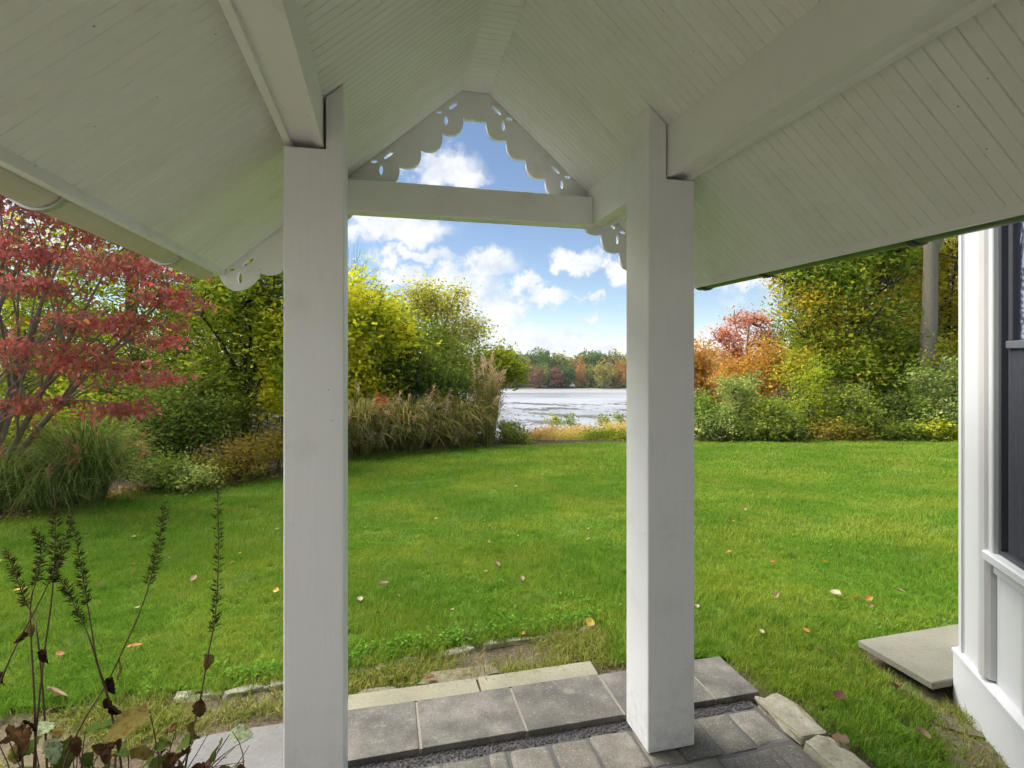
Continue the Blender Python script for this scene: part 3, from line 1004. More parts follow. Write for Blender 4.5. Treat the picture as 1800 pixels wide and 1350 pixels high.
# stepping flagstones by the house and at the lower left, buried stones
def flat_stone(name, pxs, mat, label, z=0.0, h=.03, cat='flagstone', group=None):
    pts = [((px - 900) / F * F * (EYE - z) / (py - HY), F * (EYE - z) / (py - HY)) for px, py in pxs]
    dense = []
    for i in range(len(pts)):
        a, b = np.array(pts[i]), np.array(pts[(i + 1) % len(pts)])
        nseg = max(2, int(np.linalg.norm(b - a) / .06))
        for t in range(nseg):
            q_ = a + (b - a) * t / nseg
            dense.append(tuple(q_ + rng.normal(0, .004, 2)))
    c_ = np.mean(dense, 0)
    o = prism(name, [tuple(np.array(p) - c_) for p in dense], z - .06, z, mat, None, 'XY')
    o.location = (c_[0], c_[1], 0)
    return tag(o, label, cat, group)


flat_stone('flagstone', [(330, 1300), (420, 1282), (494, 1273), (560, 1266), (570, 1420), (380, 1460), (280, 1400)], M['pale_stone'],
           'large pale grey flagstone beside the left porch post', .018)
flat_stone('flagstone', [(1612, 1217), (1648, 1240), (1690, 1268), (1745, 1300), (1700, 1290), (1640, 1268)], M['brown_stone'],
           'far brown flagstone at the foot of the house wall', .006)
flat_stone('flagstone', [(1640, 1274), (1700, 1296), (1748, 1306), (1800, 1370), (1760, 1420), (1690, 1400), (1660, 1330)], M['brown_stone'],
           'near brown flagstone at the foot of the house wall', .006)
flat_stone('flagstone', [(735, 1203), (752, 1183), (800, 1175), (862, 1168), (880, 1180), (845, 1194)], M['brown_stone'],
           'brown flagstone sunk in the dirt behind the yellow stones', .004)
flat_stone('flagstone', [(625, 1222), (640, 1212), (690, 1206), (705, 1214)], M['brown_stone'],
           'small brown flagstone sunk beside the left post', .004)
EC = {}
ORD = 'first second third fourth fifth sixth seventh eighth ninth tenth eleventh twelfth thirteenth fourteenth fifteenth'.split()
for i in range(len(STONE) - 1):
    a, b = STONE[i], STONE[i + 1]
    ln_ = np.linalg.norm(b - a)
    npc = max(1, int(round(ln_ / .22)))
    for j in range(npc):
        if rng.random() < .15 or i < 1: continue
        p0, p1 = a + (b - a) * (j + .05) / npc, a + (b - a) * (j + .95) / npc
        w = rng.uniform(.012, .030)
        bm = box_bm(-np.linalg.norm(p1 - p0) / 2, np.linalg.norm(p1 - p0) / 2, -w, w, -.05, rng.uniform(-.006, .006))
        bmesh.ops.subdivide_edges(bm, edges=bm.edges[:], cuts=1, use_grid_fill=True)
        for v in bm.verts: v.co += Vector(rng.normal(0, 1, 3) * np.array([.012, .007, .004]))
        bmesh.ops.bevel(bm, geom=bm.edges[:], offset=.004, segments=1, affect='EDGES')
        o = bm_obj('edging_stone', bm, M['edging'])
        c_ = (p0 + p1) / 2
        o.location = (c_[0], c_[1], float(ground_z(c_[0], c_[1])))
        o.rotation_euler = (rng.normal(0, .05), rng.normal(0, .03), math.atan2(*(p1 - p0)[::-1]) + rng.normal(0, .08))
        side = 'left of the left post' if c_[0] < -.85 else 'between the two posts'
        EC[side] = EC.get(side, 0) + 1
        tag(o, ORD[EC[side] - 1] + ' weathered edging stone from the left at the lawn edge, ' + side, 'edging stone', 'edging stones along the lawn, ' + side)

# ------------------------------------------------------------------ lawn grass (stuff, instanced tufts)
def lawn_mat():
    k = NT('lawn_grass')
    p = k.pos()
    r = k.rnd()
    t = k.n('ShaderNodeAttribute', attribute_name='tint').outputs['Fac']
    c = k.ramp(t, ev((.085, .185, .020), (.135, .27, .026), (.19, .345, .036), (.25, .39, .055)))
    c2 = k.ramp(t, ev((.15, .25, .018), (.23, .34, .03), (.33, .41, .05), (.42, .44, .11)))
    f = k.ramp(k.noise(p, .9, 5, .6), [(.42, (0, 0, 0)), (.62, (1, 1, 1))])
    c = k.mix(f, c, c2)
    c = k.mix(k.ramp(k.noise(p, 2.3, 4, .65), [(.58, (0, 0, 0)), (.72, (.55, .55, .55))]), c, (.30, .40, .13))
    c = k.mix(k.ramp(k.noise(p, 5.5, 3, .6), [(.30, (.5, .5, .5)), (.42, (0, 0, 0))]), c, (.06, .17, .015))
    c = k.mix(k.ramp(r, [(.90, (0, 0, 0)), (1, (.6, .6, .6))]), c, (.40, .40, .10))
    c = k.mix(k.ramp(r, [(0, (.45, .45, .45)), (.25, (0, 0, 0))]), c, (.08, .20, .015))
    b = k.n('ShaderNodeBsdfDiffuse', {'Color': c}).outputs[0]
    tr = k.n('ShaderNodeBsdfTranslucent', {'Color': c}).outputs[0]
    return k.done(k.n('ShaderNodeMixShader', {0: .35, 1: b, 2: tr}).outputs[0])


M['lawn_grass'] = lawn_mat()
M['dry_grass'] = leafmat('dry_grass', ev((.09, .15, .015), (.15, .21, .025), (.24, .25, .05), (.38, .32, .13)), .3, gain=1.15)
M['clover'] = leafmat('clover', ev((.07, .18, .015), (.12, .26, .03), (.18, .33, .06)), .3, gain=1.0)


def tuft(nbl, rad, h0, h1, w, seed, lean=.5):
    r = np.random.default_rng(seed)
    base = r.normal(0, rad, (nbl, 2))
    hgt = r.uniform(h0, h1, nbl); az_ = r.uniform(0, 2 * np.pi, nbl); ln = r.uniform(.1, lean, nbl) * hgt * 2.0
    V, Fc, T = [], [], []
    for i in range(nbl):
        b = np.array([base[i, 0], base[i, 1], -.005]); d = np.array([math.cos(az_[i]), math.sin(az_[i]), 0]); s = np.array([-d[1], d[0], 0]) * w * r.uniform(.7, 1.2)
        m_ = b + d * ln[i] * .35 + np.array([0, 0, hgt[i] * .62]); t_ = b + d * ln[i] + np.array([0, 0, hgt[i]])
        o = len(V)
        V += [b - s * .5, b + s * .5, m_ + s * .42, m_ - s * .42, t_]
        Fc += [(o, o + 1, o + 2), (o, o + 2, o + 3), (o + 3, o + 2, o + 4)]
        T += [r.random()] * 5
    return fast_mesh('tuft', np.array(V), np.array(Fc), {'tint': T})


def clover_tuft(nl, rad, size, seed):
    r = np.random.default_rng(seed)
    pos = np.concatenate([r.normal(0, rad, (nl, 2)), r.uniform(.018, .05, (nl, 1))], 1)
    d = np.concatenate([r.normal(0, 1, (nl, 2)), r.uniform(-.1, .35, (nl, 1))], 1)
    s = r.uniform(.7, 1.2, nl) * size
    V, Fc, T = scatter_leaves(pos, d, r.normal(0, .3, nl), s, s * .95, LEAF6, r.random(nl))
    return fast_mesh('clover', V, Fc, {'tint': T})


def instancer(name, pts, rot, scl, idx, protos, label, cat):
    me = fast_mesh(name, pts, np.zeros((0, 3), int)) if False else bpy.data.meshes.new(name)
    me.vertices.add(len(pts)); me.vertices.foreach_set('co', np.asarray(pts, np.float32).ravel())
    a = me.attributes.new('rot', 'FLOAT_VECTOR', 'POINT'); a.data.foreach_set('vector', np.asarray(rot, np.float32).ravel())
    a = me.attributes.new('scl', 'FLOAT_VECTOR', 'POINT'); a.data.foreach_set('vector', np.asarray(scl, np.float32).ravel())
    a = me.attributes.new('idx', 'INT', 'POINT'); a.data.foreach_set('value', np.asarray(idx, np.int32))
    o = link(bpy.data.objects.new(name, me))
    ng_ = bpy.data.node_groups.new(name + '_nodes', 'GeometryNodeTree')
    ng_.interface.new_socket('Geometry', in_out='INPUT', socket_type='NodeSocketGeometry')
    ng_.interface.new_socket('Geometry', in_out='OUTPUT', socket_type='NodeSocketGeometry')
    N = ng_.nodes
    gi, go = N.new('NodeGroupInput'), N.new('NodeGroupOutput')
    g2i = N.new('GeometryNodeGeometryToInstance')
    for pm in reversed(protos):
        po = bpy.data.objects.new('tuft_shape', pm)
        oi = N.new('GeometryNodeObjectInfo'); oi.inputs['Object'].default_value = po
        ng_.links.new(oi.outputs['Geometry'], g2i.inputs[0])
    iop = N.new('GeometryNodeInstanceOnPoints')
    iop.inputs['Pick Instance'].default_value = True
    ng_.links.new(gi.outputs[0], iop.inputs['Points'])
    ng_.links.new(g2i.outputs[0], iop.inputs['Instance'])
    for nm, typ, sock in (('rot', 'FLOAT_VECTOR', 'Rotation'), ('scl', 'FLOAT_VECTOR', 'Scale'), ('idx', 'INT', 'Instance Index')):
        na = N.new('GeometryNodeInputNamedAttribute'); na.data_type = typ; na.inputs['Name'].default_value = nm
        ng_.links.new(na.outputs['Attribute'], iop.inputs[sock])
    ng_.links.new(iop.outputs[0], go.inputs[0])
    md = o.modifiers.new('scatter', 'NODES'); md.node_group = ng_
    return tag(o, label, cat, None, 'stuff')


near_t = [tuft(38, .024, .020, .052, .0025, s) for s in range(5)]
mid_t = [tuft(42, .048, .024, .055, .0042, 20 + s) for s in range(4)]
far_t = [tuft(46, .10, .026, .058, .008, 40 + s, .6) for s in range(4)]
for me in near_t + mid_t + far_t: me.materials.append(M['lawn_grass'])
dry_t = [tuft(16, .03, .012, .045, .0028, 60 + s, .9) for s in range(4)]
for me in dry_t: me.materials.append(M['dry_grass'])
clo_t = [clover_tuft(14, .03, .013, 70 + s) for s in range(4)]
for me in clo_t: me.materials.append(M['clover'])


def sample_lawn(n, y0, y1, spread=1.06, poly=LAWN):
    """points over the part of the lawn that can be seen from about the porch"""
    out = np.zeros((0, 2))
    while len(out) < n:
        y = np.sqrt(rng.uniform(y0 ** 2, y1 ** 2, n)); x = rng.uniform(-1, 1, n) * spread * (y + .4)
        k_ = pt_in_poly(x, y, poly)
        out = np.concatenate([out, np.stack([x[k_], y[k_]], -1)])
    return out[:n]


P1, P2, P3 = sample_lawn(17000, 1.2, 4.6), sample_lawn(15000, 4.4, 8.5), sample_lawn(13000, 8.2, 17.5)
pts = np.concatenate([P1, P2, P3])
idx = np.concatenate([rng.integers(0, 5, len(P1)), 5 + rng.integers(0, 4, len(P2)), 9 + rng.integers(0, 4, len(P3))])
nn = len(pts)
hv = .85 + .3 * np.sin(pts[:, 0] * 2.1 + np.sin(pts[:, 1] * 1.7)) * np.sin(pts[:, 1] * 1.9 + 1.3 * np.sin(pts[:, 0])) + rng.normal(0, .14, nn)
hv = np.clip(hv, .5, 1.4)
instancer('lawn_grass', np.column_stack([pts, ground_z(pts[:, 0], pts[:, 1]) + .006]), np.column_stack([rng.normal(0, .12, nn), rng.normal(0, .12, nn), rng.uniform(0, 6.28, nn)]),
          np.column_stack([np.ones(nn), np.ones(nn), hv]), idx, near_t + mid_t + far_t, 'short green grass covering the lawn', 'grass')
# sparse dry grass in the dirt between the edging stones and the patio
DIRT = [tuple(p) for p in STONE] + [(.62, 2.9), tuple(uv(2.40, 1.30)[:2]), tuple(uv(2.36, .98)[:2]), tuple(uv(2.47, .98)[:2]), tuple(uv(2.47, -.4)[:2]), (-1.2, 2.2), (-2.6, 1.6)]
D1 = sample_lawn(2600, 1.6, 3.1, 1.0, DIRT)
fld = np.sin(D1[:, 0] * 7.3 + 2 * np.sin(D1[:, 1] * 6)) + np.sin(D1[:, 1] * 11 + D1[:, 0] * 3) + .25 * D1[:, 0]
D1 = D1[fld + rng.normal(0, .6, len(fld)) > -.25]
# thin verge along the house
V1 = sample_lawn(240, 1.5, 2.4, 1.0, [(1.55, 1.5), (1.62, 1.5), (1.92, 2.32), (1.85, 2.34), (1.7, 2.1)])
D1 = np.concatenate([D1, V1])
nn = len(D1)
instancer('dry_grass', np.column_stack([D1, ground_z(D1[:, 0], D1[:, 1]) - .014]), np.column_stack([rng.normal(0, .25, nn), rng.normal(0, .25, nn), rng.uniform(0, 6.28, nn)]),
          np.column_stack([np.ones(nn) * 1.1, np.ones(nn) * 1.1, rng.uniform(.5, 1.3, nn)]), rng.integers(0, 4, nn), dry_t, 'sparse yellowing grass in the dirt beside the patio', 'dry grass')
# clover: a band behind the edging stones and patches in the lawn
NCB = 120
tt = rng.uniform(0, 1, NCB); seg = rng.integers(3, len(STONE) - 1, NCB)
cb = STONE[seg] + (STONE[seg + 1] - STONE[seg]) * tt[:, None] + np.column_stack([rng.normal(-.02, .03, NCB), .05 + np.abs(rng.normal(.03, .05, NCB))])
cl = sample_lawn(5000, 1.8, 8.5)
fld = np.sin(cl[:, 0] * 3.1 + 1.7 * np.sin(cl[:, 1] * 2.2)) + np.sin(cl[:, 1] * 4.1 + 1.1 * cl[:, 0]) + rng.normal(0, .5, len(cl))
cl = cl[fld > 1.05]
cb = np.concatenate([cb, cl]); nn = len(cb)
instancer('clover', np.column_stack([cb, ground_z(cb[:, 0], cb[:, 1]) + .0]), np.column_stack([rng.normal(0, .1, (nn, 2)), rng.uniform(0, 6.28, nn)]),
          np.repeat(rng.uniform(.7, 1.3, (nn, 1)), 3, 1), rng.integers(0, 4, nn), clo_t, 'low clover along the edging stones and among the grass', 'clover')


# ------------------------------------------------------------------ trees and shrubs
def bez(p0, p1, p2, n):
    t = np.linspace(0, 1, n)[:, None]
    return (1 - t) ** 2 * p0 + 2 * t * (1 - t) * p1 + t ** 2 * p2


def plant(name, label, cat, base, blobs, n_leaf, leaf, leafm, barkm, trunk_r=.08, shape=LEAF4, per=26, sigma=.22, flat=.6, shell=.45, twig_r=.006, n_twig=90,
          group=None, up=.3, droop=0.0, aspect=.55, stems=1, trunk_to=None, seed=None, limb=.35, crown_name='crown', straight=False, bend=0.0):
    """a woody plant: trunk with limbs reaching into each blob of the crown, twigs and clustered leaves.
    blobs: (x, y, z, rx, ry, rz, weight)"""
    r = np.random.default_rng(seed if seed is not None else int(abs(base[0]) * 1000 + base[1] * 77))
    bz = float(ground_z(base[0], base[1])) - .03
    root = empty(name, (base[0], base[1], bz))
    tag(root, label, cat, group)
    o = np.array([base[0], base[1], bz])
    B = np.array(blobs, float)
    C, Rr = B[:, :3] - o, B[:, 3:6]
    W = B[:, 6] if B.shape[1] > 6 else np.ones(len(B))
    W = W * Rr.prod(1) ** (2 / 3); W = W / W.sum()
    ncl = max(4, n_leaf // per)
    which = r.choice(len(B), ncl, p=W)
    d = r.normal(0, 1, (ncl, 3)); d /= np.linalg.norm(d, axis=1, keepdims=True)
    wob = 1 + .22 * np.sin(d[:, 0] * 5 + which) * np.sin(d[:, 2] * 6 + 2 * which) + .12 * np.sin(d[:, 1] * 9 + which)
    cc = C[which] + d * (r.random(ncl) ** shell)[:, None] * Rr[which] * wob[:, None]
    cc[:, 2] = np.maximum(cc[:, 2], .05)
    # woody skeleton
    top = C[np.argmax(C[:, 2] + Rr[:, 2])] if trunk_to is None else np.array(trunk_to) - o
    paths, radii = [], []
    samples = []
    for s in range(stems):
        off = r.normal(0, trunk_r * 1.2, 3) * (0 if stems == 1 else 1); off[2] = 0
        tgt = top if stems == 1 else C[s % len(C)] + r.normal(0, .25, 3) * Rr[s % len(C)]
        md_ = (off + tgt) * .5 + (0 if straight else 1) * r.normal(0, .06, 3) * np.linalg.norm(tgt)
        md_ = md_ + np.array([bend, 0, 0])
        pth = bez(off, md_, tgt, 12)
        pth[:, 0] += .06 * bend * np.sin(np.linspace(0, 9, 12))
        rad = np.linspace(trunk_r, trunk_r * .22, 12); rad[0] *= 1.35; rad[1] *= 1.1
        paths.append(pth); radii.append(rad); samples.append(pth)
    for i in range(len(B)):
        src = samples[i % stems]
        j = np.argmin(np.linalg.norm(src - (C[i] * np.array([.4, .4, .55])), axis=1)); j = min(max(j, 2), 10)
        for q_ in range(2):
            tg = C[i] + r.normal(0, .4, 3) * Rr[i]
            md_ = (src[j] + tg) / 2 + np.array([0, 0, .12 * np.linalg.norm(tg - src[j])]) + r.normal(0, .05, 3) * np.linalg.norm(tg - src[j])
            pth = bez(src[j], md_, tg, 8)
            paths.append(pth); radii.append(np.linspace(trunk_r * limb, twig_r * 1.5, 8)); samples.append(pth)
    S = np.concatenate(samples[stems:] if len(samples) > stems else samples)
    for j in r.choice(ncl, min(n_twig, ncl), replace=False):
        q_ = np.argmin(np.linalg.norm(S - cc[j], axis=1) + r.uniform(0, .3))
        a, b = S[q_], cc[j]
        md_ = (a + b) / 2 + r.normal(0, .08, 3) * np.linalg.norm(b - a)
        paths.append(bez(a, md_, b, 5)); radii.append(np.linspace(twig_r * 1.6, twig_r * .6, 5))
    tv, tq = tube_arrays(paths, radii, 6)
    mobj('trunk', fast_mesh('trunk', tv, tq, smooth=True), barkm, root)
    # leaves
    ci = np.repeat(np.arange(ncl), per)
    nl = len(ci)
    pos = cc[ci] + r.normal(0, 1, (nl, 3)) * np.array([sigma, sigma, sigma * flat])
    pos[:, 2] = np.maximum(pos[:, 2], .03)
    dd = r.normal(0, 1, (nl, 3)); dd[:, 2] = dd[:, 2] * .5 + up - droop
    ln = leaf * r.uniform(.45, 1.4, nl)
    ct = r.random(ncl)
    tint = np.clip(ct[ci] * .55 + r.random(nl) * .55 - .05, 0, 1)
    V, Fc, T = scatter_leaves(pos, dd, r.normal(0, .9, nl), ln, ln * aspect, shape, tint)
    mobj(crown_name, fast_mesh(crown_name, V, Fc, {'tint': T}), leafm, root)
    return root


def bl(px, py, d, rx, ry, rd=None, w=1.0):
    """a crown lobe seen at (px, py) at depth d; rx, ry in photo pixels there, rd metres deep"""
    c = at(px, py, d); s = d / F
    return (*c, rx * s, (rd if rd is not None else rx * s), ry * s, w)


def foot(px, d):
    return ((px - 900) / F * d, d)


# --- the red dogwood at the left
dw = [bl(60, 335, 6.3, 120, 40, .9), bl(170, 400, 6.2, 120, 38, .9), bl(250, 470, 6.1, 85, 32, .8), bl(60, 445, 6.0, 110, 34, .9), bl(300, 520, 6.2, 48, 26, .6), bl(190, 565, 5.9, 120, 20, .8),
      bl(60, 500, 5.6, 90, 18, .7), bl(60, 610, 5.6, 80, 18, .7), bl(140, 640, 5.9, 100, 18, .7), bl(250, 660, 6.0, 66, 16, .7), bl(40, 710, 5.8, 80, 20, .7), bl(220, 715, 6.0, 70, 12, .6),
      bl(-120, 420, 6.3, 130, 60, .9), bl(-120, 600, 6.0, 110, 50, .8), bl(80, 250, 6.6, 160, 50, 1.0), bl(-80, 220, 6.6, 160, 60, 1.0), bl(290, 600, 6.3, 40, 12, .5)]
plant('dogwood_tree', 'red leaved dogwood with layered sprays above the fountain grass', 'tree', foot(-40, 6.4), dw, 18500, .060, LM['dogwood'], BK['tan'], .046, LEAF6, 13, .085, .40,
      .55, .0042, 560, up=-.2, droop=.75, aspect=.55, stems=5, seed=3, limb=.30)
# --- big yellow-green trees behind it
plant('maple_tree', 'tall yellow-green tree behind the red dogwood', 'tree', foot(300, 11.5),
      [bl(330, 560, 11, 130, 110, 1.6), bl(120, 560, 11.5, 150, 100, 1.6), bl(-60, 480, 12, 180, 130, 1.8), bl(230, 420, 11.5, 150, 100, 1.8), bl(250, 660, 10.8, 130, 60, 1.2), bl(60, 690, 11, 150, 60, 1.2)],
      21000, .10, LM['yellowgreen'], BK['brown'], .13, LEAFM, 18, .19, .6, .5, .010, 320, seed=4)
plant('maple_tree', 'yellow-green tree with dark trunk beside the left porch post', 'tree', foot(432, 9.6),
      [bl(430, 560, 9.6, 95, 110, 1.2), bl(370, 510, 9.8, 70, 60, 1.0), bl(480, 500, 9.5, 70, 80, 1.0), bl(500, 620, 9.4, 60, 90, .9), bl(400, 650, 9.7, 60, 40, .8), bl(440, 400, 9.8, 150, 90, 1.4)],
      12500, .095, LM['yellowgreen'], BK['dark'], .10, LEAFM, 16, .15, .6, .5, .009, 260, seed=5, trunk_to=at(440, 470, 9.6))
plant('vine_tangle', 'golden vine hanging beside the left post', 'vine', foot(487, 8.9),
      [bl(487, 640, 8.9, 26, 70, .35), bl(480, 580, 9.0, 30, 40, .4), bl(492, 700, 8.9, 20, 40, .3)], 3200, .085, LM['goldleaf'], BK['dark'], .02, LEAFM, 16, .10, .8, .6, .004, 40, seed=6)
# undergrowth at the left
plant('shrub', 'dark green rounded shrub between dogwood and left post', 'shrub', foot(330, 8.2), [bl(330, 745, 8.2, 75, 62, .8), bl(270, 790, 7.6, 50, 36, .6)], 11000, .062, LM['darkgreen'], BK['dark'], .025, LEAF4, 22, .11, .7, .5, .004, 60, seed=7, stems=4)
plant('shrub', 'mid green leafy shrub beneath the yellow-green tree', 'shrub', foot(420, 9.0), [bl(430, 720, 9.0, 70, 55, .7), bl(370, 690, 9.2, 60, 50, .7), bl(300, 690, 9.0, 80, 40, .7)], 9000, .065, LM['midgreen'], BK['dark'], .025, LEAF4, 22, .12, .7, .5, .004, 60, seed=8, stems=4)
plant('shrub', 'low bronze-green shrub at the lawn edge by the left post', 'shrub', foot(440, 8.1), [bl(430, 800, 8.0, 62, 36, .6), bl(370, 822, 7.6, 45, 26, .5), bl(490, 785, 8.5, 40, 34, .5)], 8500, .042, LM['bronze'], BK['brown'], .018, LEAF4, 22, .085, .7, .5, .003, 80, seed=9, stems=5)
plant('shrub', 'low green shrub beside the fountain grass', 'shrub', foot(290, 7.2), [bl(290, 826, 7.2, 55, 30, .5), bl(330, 836, 7.1, 45, 20, .4)], 5200, .045, LM['sage'], BK['brown'], .016, LEAF4, 22, .09, .7, .5, .003, 60, seed=10, stems=4)
plant('shrub', 'yellow-green shrub behind the fountain grass under the dogwood', 'shrub', foot(110, 9.0), [bl(110, 740, 9.0, 90, 60, .9), bl(0, 750, 9.0, 80, 60, .8), bl(200, 760, 8.8, 60, 50, .7), bl(-130, 740, 9, 100, 70, .9)], 12000, .07, LM['yellowgreen'], BK['brown'], .03, LEAF4, 22, .14, .7, .5, .005, 80, seed=101, stems=4)
# --- behind the reeds, centre left
plant('maple_tree', 'golden yellow maple just right of the left post', 'tree', foot(620, 13.5),
      [bl(650, 560, 13.5, 55, 70, 1.2), bl(625, 640, 13.3, 60, 60, 1.0), bl(660, 690, 13.2, 45, 40, .8), bl(585, 560, 13.7, 70, 100, 1.2), bl(700, 600, 13.6, 35, 40, .8)], 14000, .115, LM['goldleaf'], BK['brown'], .09, LEAFM, 24, .24, .75, .5, .008, 90, seed=11)
plant('shrub', 'dark green bushy tree behind the tall reeds', 'tree', foot(710, 14.5), [bl(700, 620, 14.5, 50, 55, 1.0), bl(735, 660, 14.3, 60, 45, 1.0), bl(675, 560, 14.6, 40, 40, .8)], 13000, .095, LM['midgreen'], BK['dark'], .07, LEAF4, 24, .22, .7, .5, .007, 80, seed=12)
plant('shrub', 'deep green shrub in front of the bushy tree', 'shrub', foot(720, 13.6), [bl(715, 660, 13.6, 42, 40, .7), bl(780, 680, 13.8, 60, 40, .8)], 8000, .085, LM['darkgreen'], BK['dark'], .05, LEAF4, 24, .18, .7, .5, .006, 60, seed=13)
plant('airy_tree', 'airy olive tree rising above the reeds against the clouds', 'tree', foot(770, 17.5),
      [bl(735, 535, 17.5, 32, 40, .8), bl(780, 545, 17.5, 48, 42, .9), bl(830, 580, 17.4, 36, 26, .7), bl(785, 605, 17.3, 60, 40, .9), bl(700, 570, 17.6, 40, 50, .8), bl(750, 515, 17.5, 22, 22, .5), bl(805, 515, 17.5, 14, 16, .4)],
      13000, .10, LM['olive'], BK['brown'], .07, LEAF4, 12, .22, .8, .6, .010, 260, seed=14, up=.1)
plant('locust_tree', 'light green feathery tree below the airy olive tree', 'tree', foot(800, 16), [bl(800, 640, 16, 55, 45, .9), bl(760, 600, 16.2, 40, 35, .8), bl(835, 660, 15.8, 28, 36, .6), bl(770, 670, 16, 50, 40, .8)],
      12000, .10, LM['midgreen'], BK['brown'], .06, LEAF4, 24, .22, .6, .5, .008, 80, seed=15, aspect=.4)
plant('sapling', 'yellow-green sapling at the edge of the lake view', 'tree', foot(868, 16.8), [bl(865, 645, 16.8, 30, 32, .6), bl(885, 635, 16.8, 18, 24, .5), bl(905, 655, 16.9, 16, 26, .4), bl(850, 670, 16.6, 24, 28, .5)], 5200, .10, LM['yellowgreen'], BK['brown'], .04, LEAFM, 12, .16, .8, .5, .007, 90, seed=16)
plant('shrub', 'dark shrub behind the tall plumed reeds', 'shrub', foot(838, 15.2), [bl(838, 765, 15.2, 34, 26, .6), bl(815, 740, 15.3, 30, 30, .5)], 3600, .07, LM['darkgreen'], BK['brown'], .02, LEAF4, 18, .12, .75, .5, .004, 40, seed=102, stems=4)
# bare twigs above the golden maple
bt = empty('bare_tree', (*foot(600, 16), float(ground_z(*foot(600, 16)))))
tag(bt, 'bare twiggy treetop above the golden maple by the left post', 'tree')
o = np.array(bt.location)
tw, trd = [], []
for i in range(46):
    a = at(600, 560, 16) - o; b = at(rng.uniform(560, 665), rng.uniform(430, 540), rng.uniform(15.4, 16.6)) - o
    tw.append(bez(a + rng.normal(0, .1, 3), (a + b) / 2 + rng.normal(0, .2, 3), b, 6)); trd.append(np.linspace(.014, .004, 6))
    for j in range(3):
        c_ = tw[-1 - j if False else -1][3]
        if j < 2:
            e_ = c_ + (b - a) * .35 + rng.normal(0, .28, 3)
            tw.append(bez(c_, (c_ + e_) / 2 + rng.normal(0, .05, 3), e_, 4)); trd.append(np.linspace(.007, .003, 4))
            tw[-1], tw[-2] = tw[-2], tw[-1]; trd[-1], trd[-2] = trd[-2], trd[-1]
tw.append(bez(np.zeros(3), (at(600, 560, 16) - o) * .5 + np.array([.1, 0, 0]), at(600, 560, 16) - o, 8)); trd.append(np.linspace(.08, .03, 8))
tv, tq = tube_arrays(tw, trd, 4)
mobj('trunk', fast_mesh('trunk', tv, tq), BK['brown'], bt)

# --- right hand woods
plant('vine_tree', 'large tree with vine-clad trunk right of the right post', 'tree', foot(1525, 19),
      [bl(1500, 470, 19, 110, 70, 2.0), bl(1440, 520, 18.6, 80, 60, 1.5), bl(1400, 480, 19, 50, 50, 1.2), bl(1520, 560, 18.4, 80, 60, 1.5), bl(1560, 440, 19.4, 80, 60, 1.5), bl(1430, 590, 18.4, 60, 36, 1.2), bl(1530, 640, 18.6, 36, 60, .8), bl(1470, 400, 19.2, 120, 60, 1.8)],
      27000, .135, LM['oak'], BK['dark'], .17, LEAFM, 16, .24, .6, .5, .018, 420, seed=21, trunk_to=at(1520, 420, 19))
plant('oak_tree', 'pale barked oak with thick bare trunk near the house', 'tree', foot(1612, 17.0),
      [bl(1650, 60, 17, 200, 90, 2.0), bl(1560, 120, 17.4, 150, 80, 1.6), bl(1760, 150, 16.6, 120, 80, 1.2)], 9000, .135, LM['amber'], BK['grey'], .27, LEAFM, 22, .30, .7, .5, .012, 60, seed=22, trunk_to=at(1612, -60, 17), straight=True, bend=.95)
plant('oak_tree', 'dark trunked amber oak beside the house corner', 'tree', foot(1675, 20),
      [bl(1680, 460, 20, 70, 70, 1.5), bl(1600, 500, 20.5, 70, 70, 1.6), bl(1650, 560, 20, 80, 60, 1.5), bl(1720, 560, 20, 80, 100, 1.6), bl(1580, 420, 20.6, 90, 70, 1.6), bl(1690, 640, 19.6, 60, 50, 1.2)],
      24000, .14, LM['amber'], BK['dark'], .16, LEAFM, 16, .26, .6, .5, .018, 320, seed=23, trunk_to=at(1668, 420, 20))
plant('understory_tree', 'green-gold understory tree behind the hedge', 'tree', foot(1590, 18),
      [bl(1590, 620, 18, 70, 50, 1.3), bl(1640, 660, 17.6, 60, 50, 1.1), bl(1545, 680, 17.6, 50, 50, 1.0), bl(1480, 640, 17.8, 60, 44, 1.1), bl(1420, 650, 17.8, 50, 36, 1.0)], 18000, .12, LM['oak'], BK['brown'], .08, LEAFM, 24, .26, .7, .5, .008, 120, seed=24)
plant('red_maple', 'coral red maple above the hedge against the sky', 'tree', foot(1315, 30), [bl(1318, 566, 30, 48, 22, 1.2), bl(1290, 620, 30, 28, 36, 1.1), bl(1340, 600, 30, 34, 30, 1.1), bl(1275, 590, 30, 24, 16, .8), bl(1300, 665, 30, 45, 36, 1.2)],
      6500, .16, LM['redmaple'], BK['brown'], .12, LEAF4, 10, .26, .45, .6, .016, 200, seed=25)
plant('orange_maple', 'orange and yellow maple in front of the red maple', 'tree', foot(1350, 27), [bl(1350, 640, 27, 45, 40, 1.3), bl(1390, 650, 27, 36, 40, 1.1), bl(1320, 680, 26.6, 45, 30, 1.1), bl(1290, 660, 27, 25, 30, .9)],
      11000, .15, LM['orange'], BK['brown'], .10, LEAF4, 22, .32, .7, .5, .012, 100, seed=26)
plant('yellow_maple', 'yellow tree at the far edge right of the right post', 'tree', foot(1235, 38), [bl(1232, 640, 38, 26, 45, 1.4), bl(1255, 690, 37, 30, 36, 1.4), bl(1205, 660, 38, 36, 60, 1.6)],
      8000, .22, LM['orange'], BK['brown'], .14, LEAF4, 22, .42, .7, .5, .016, 80, seed=27)
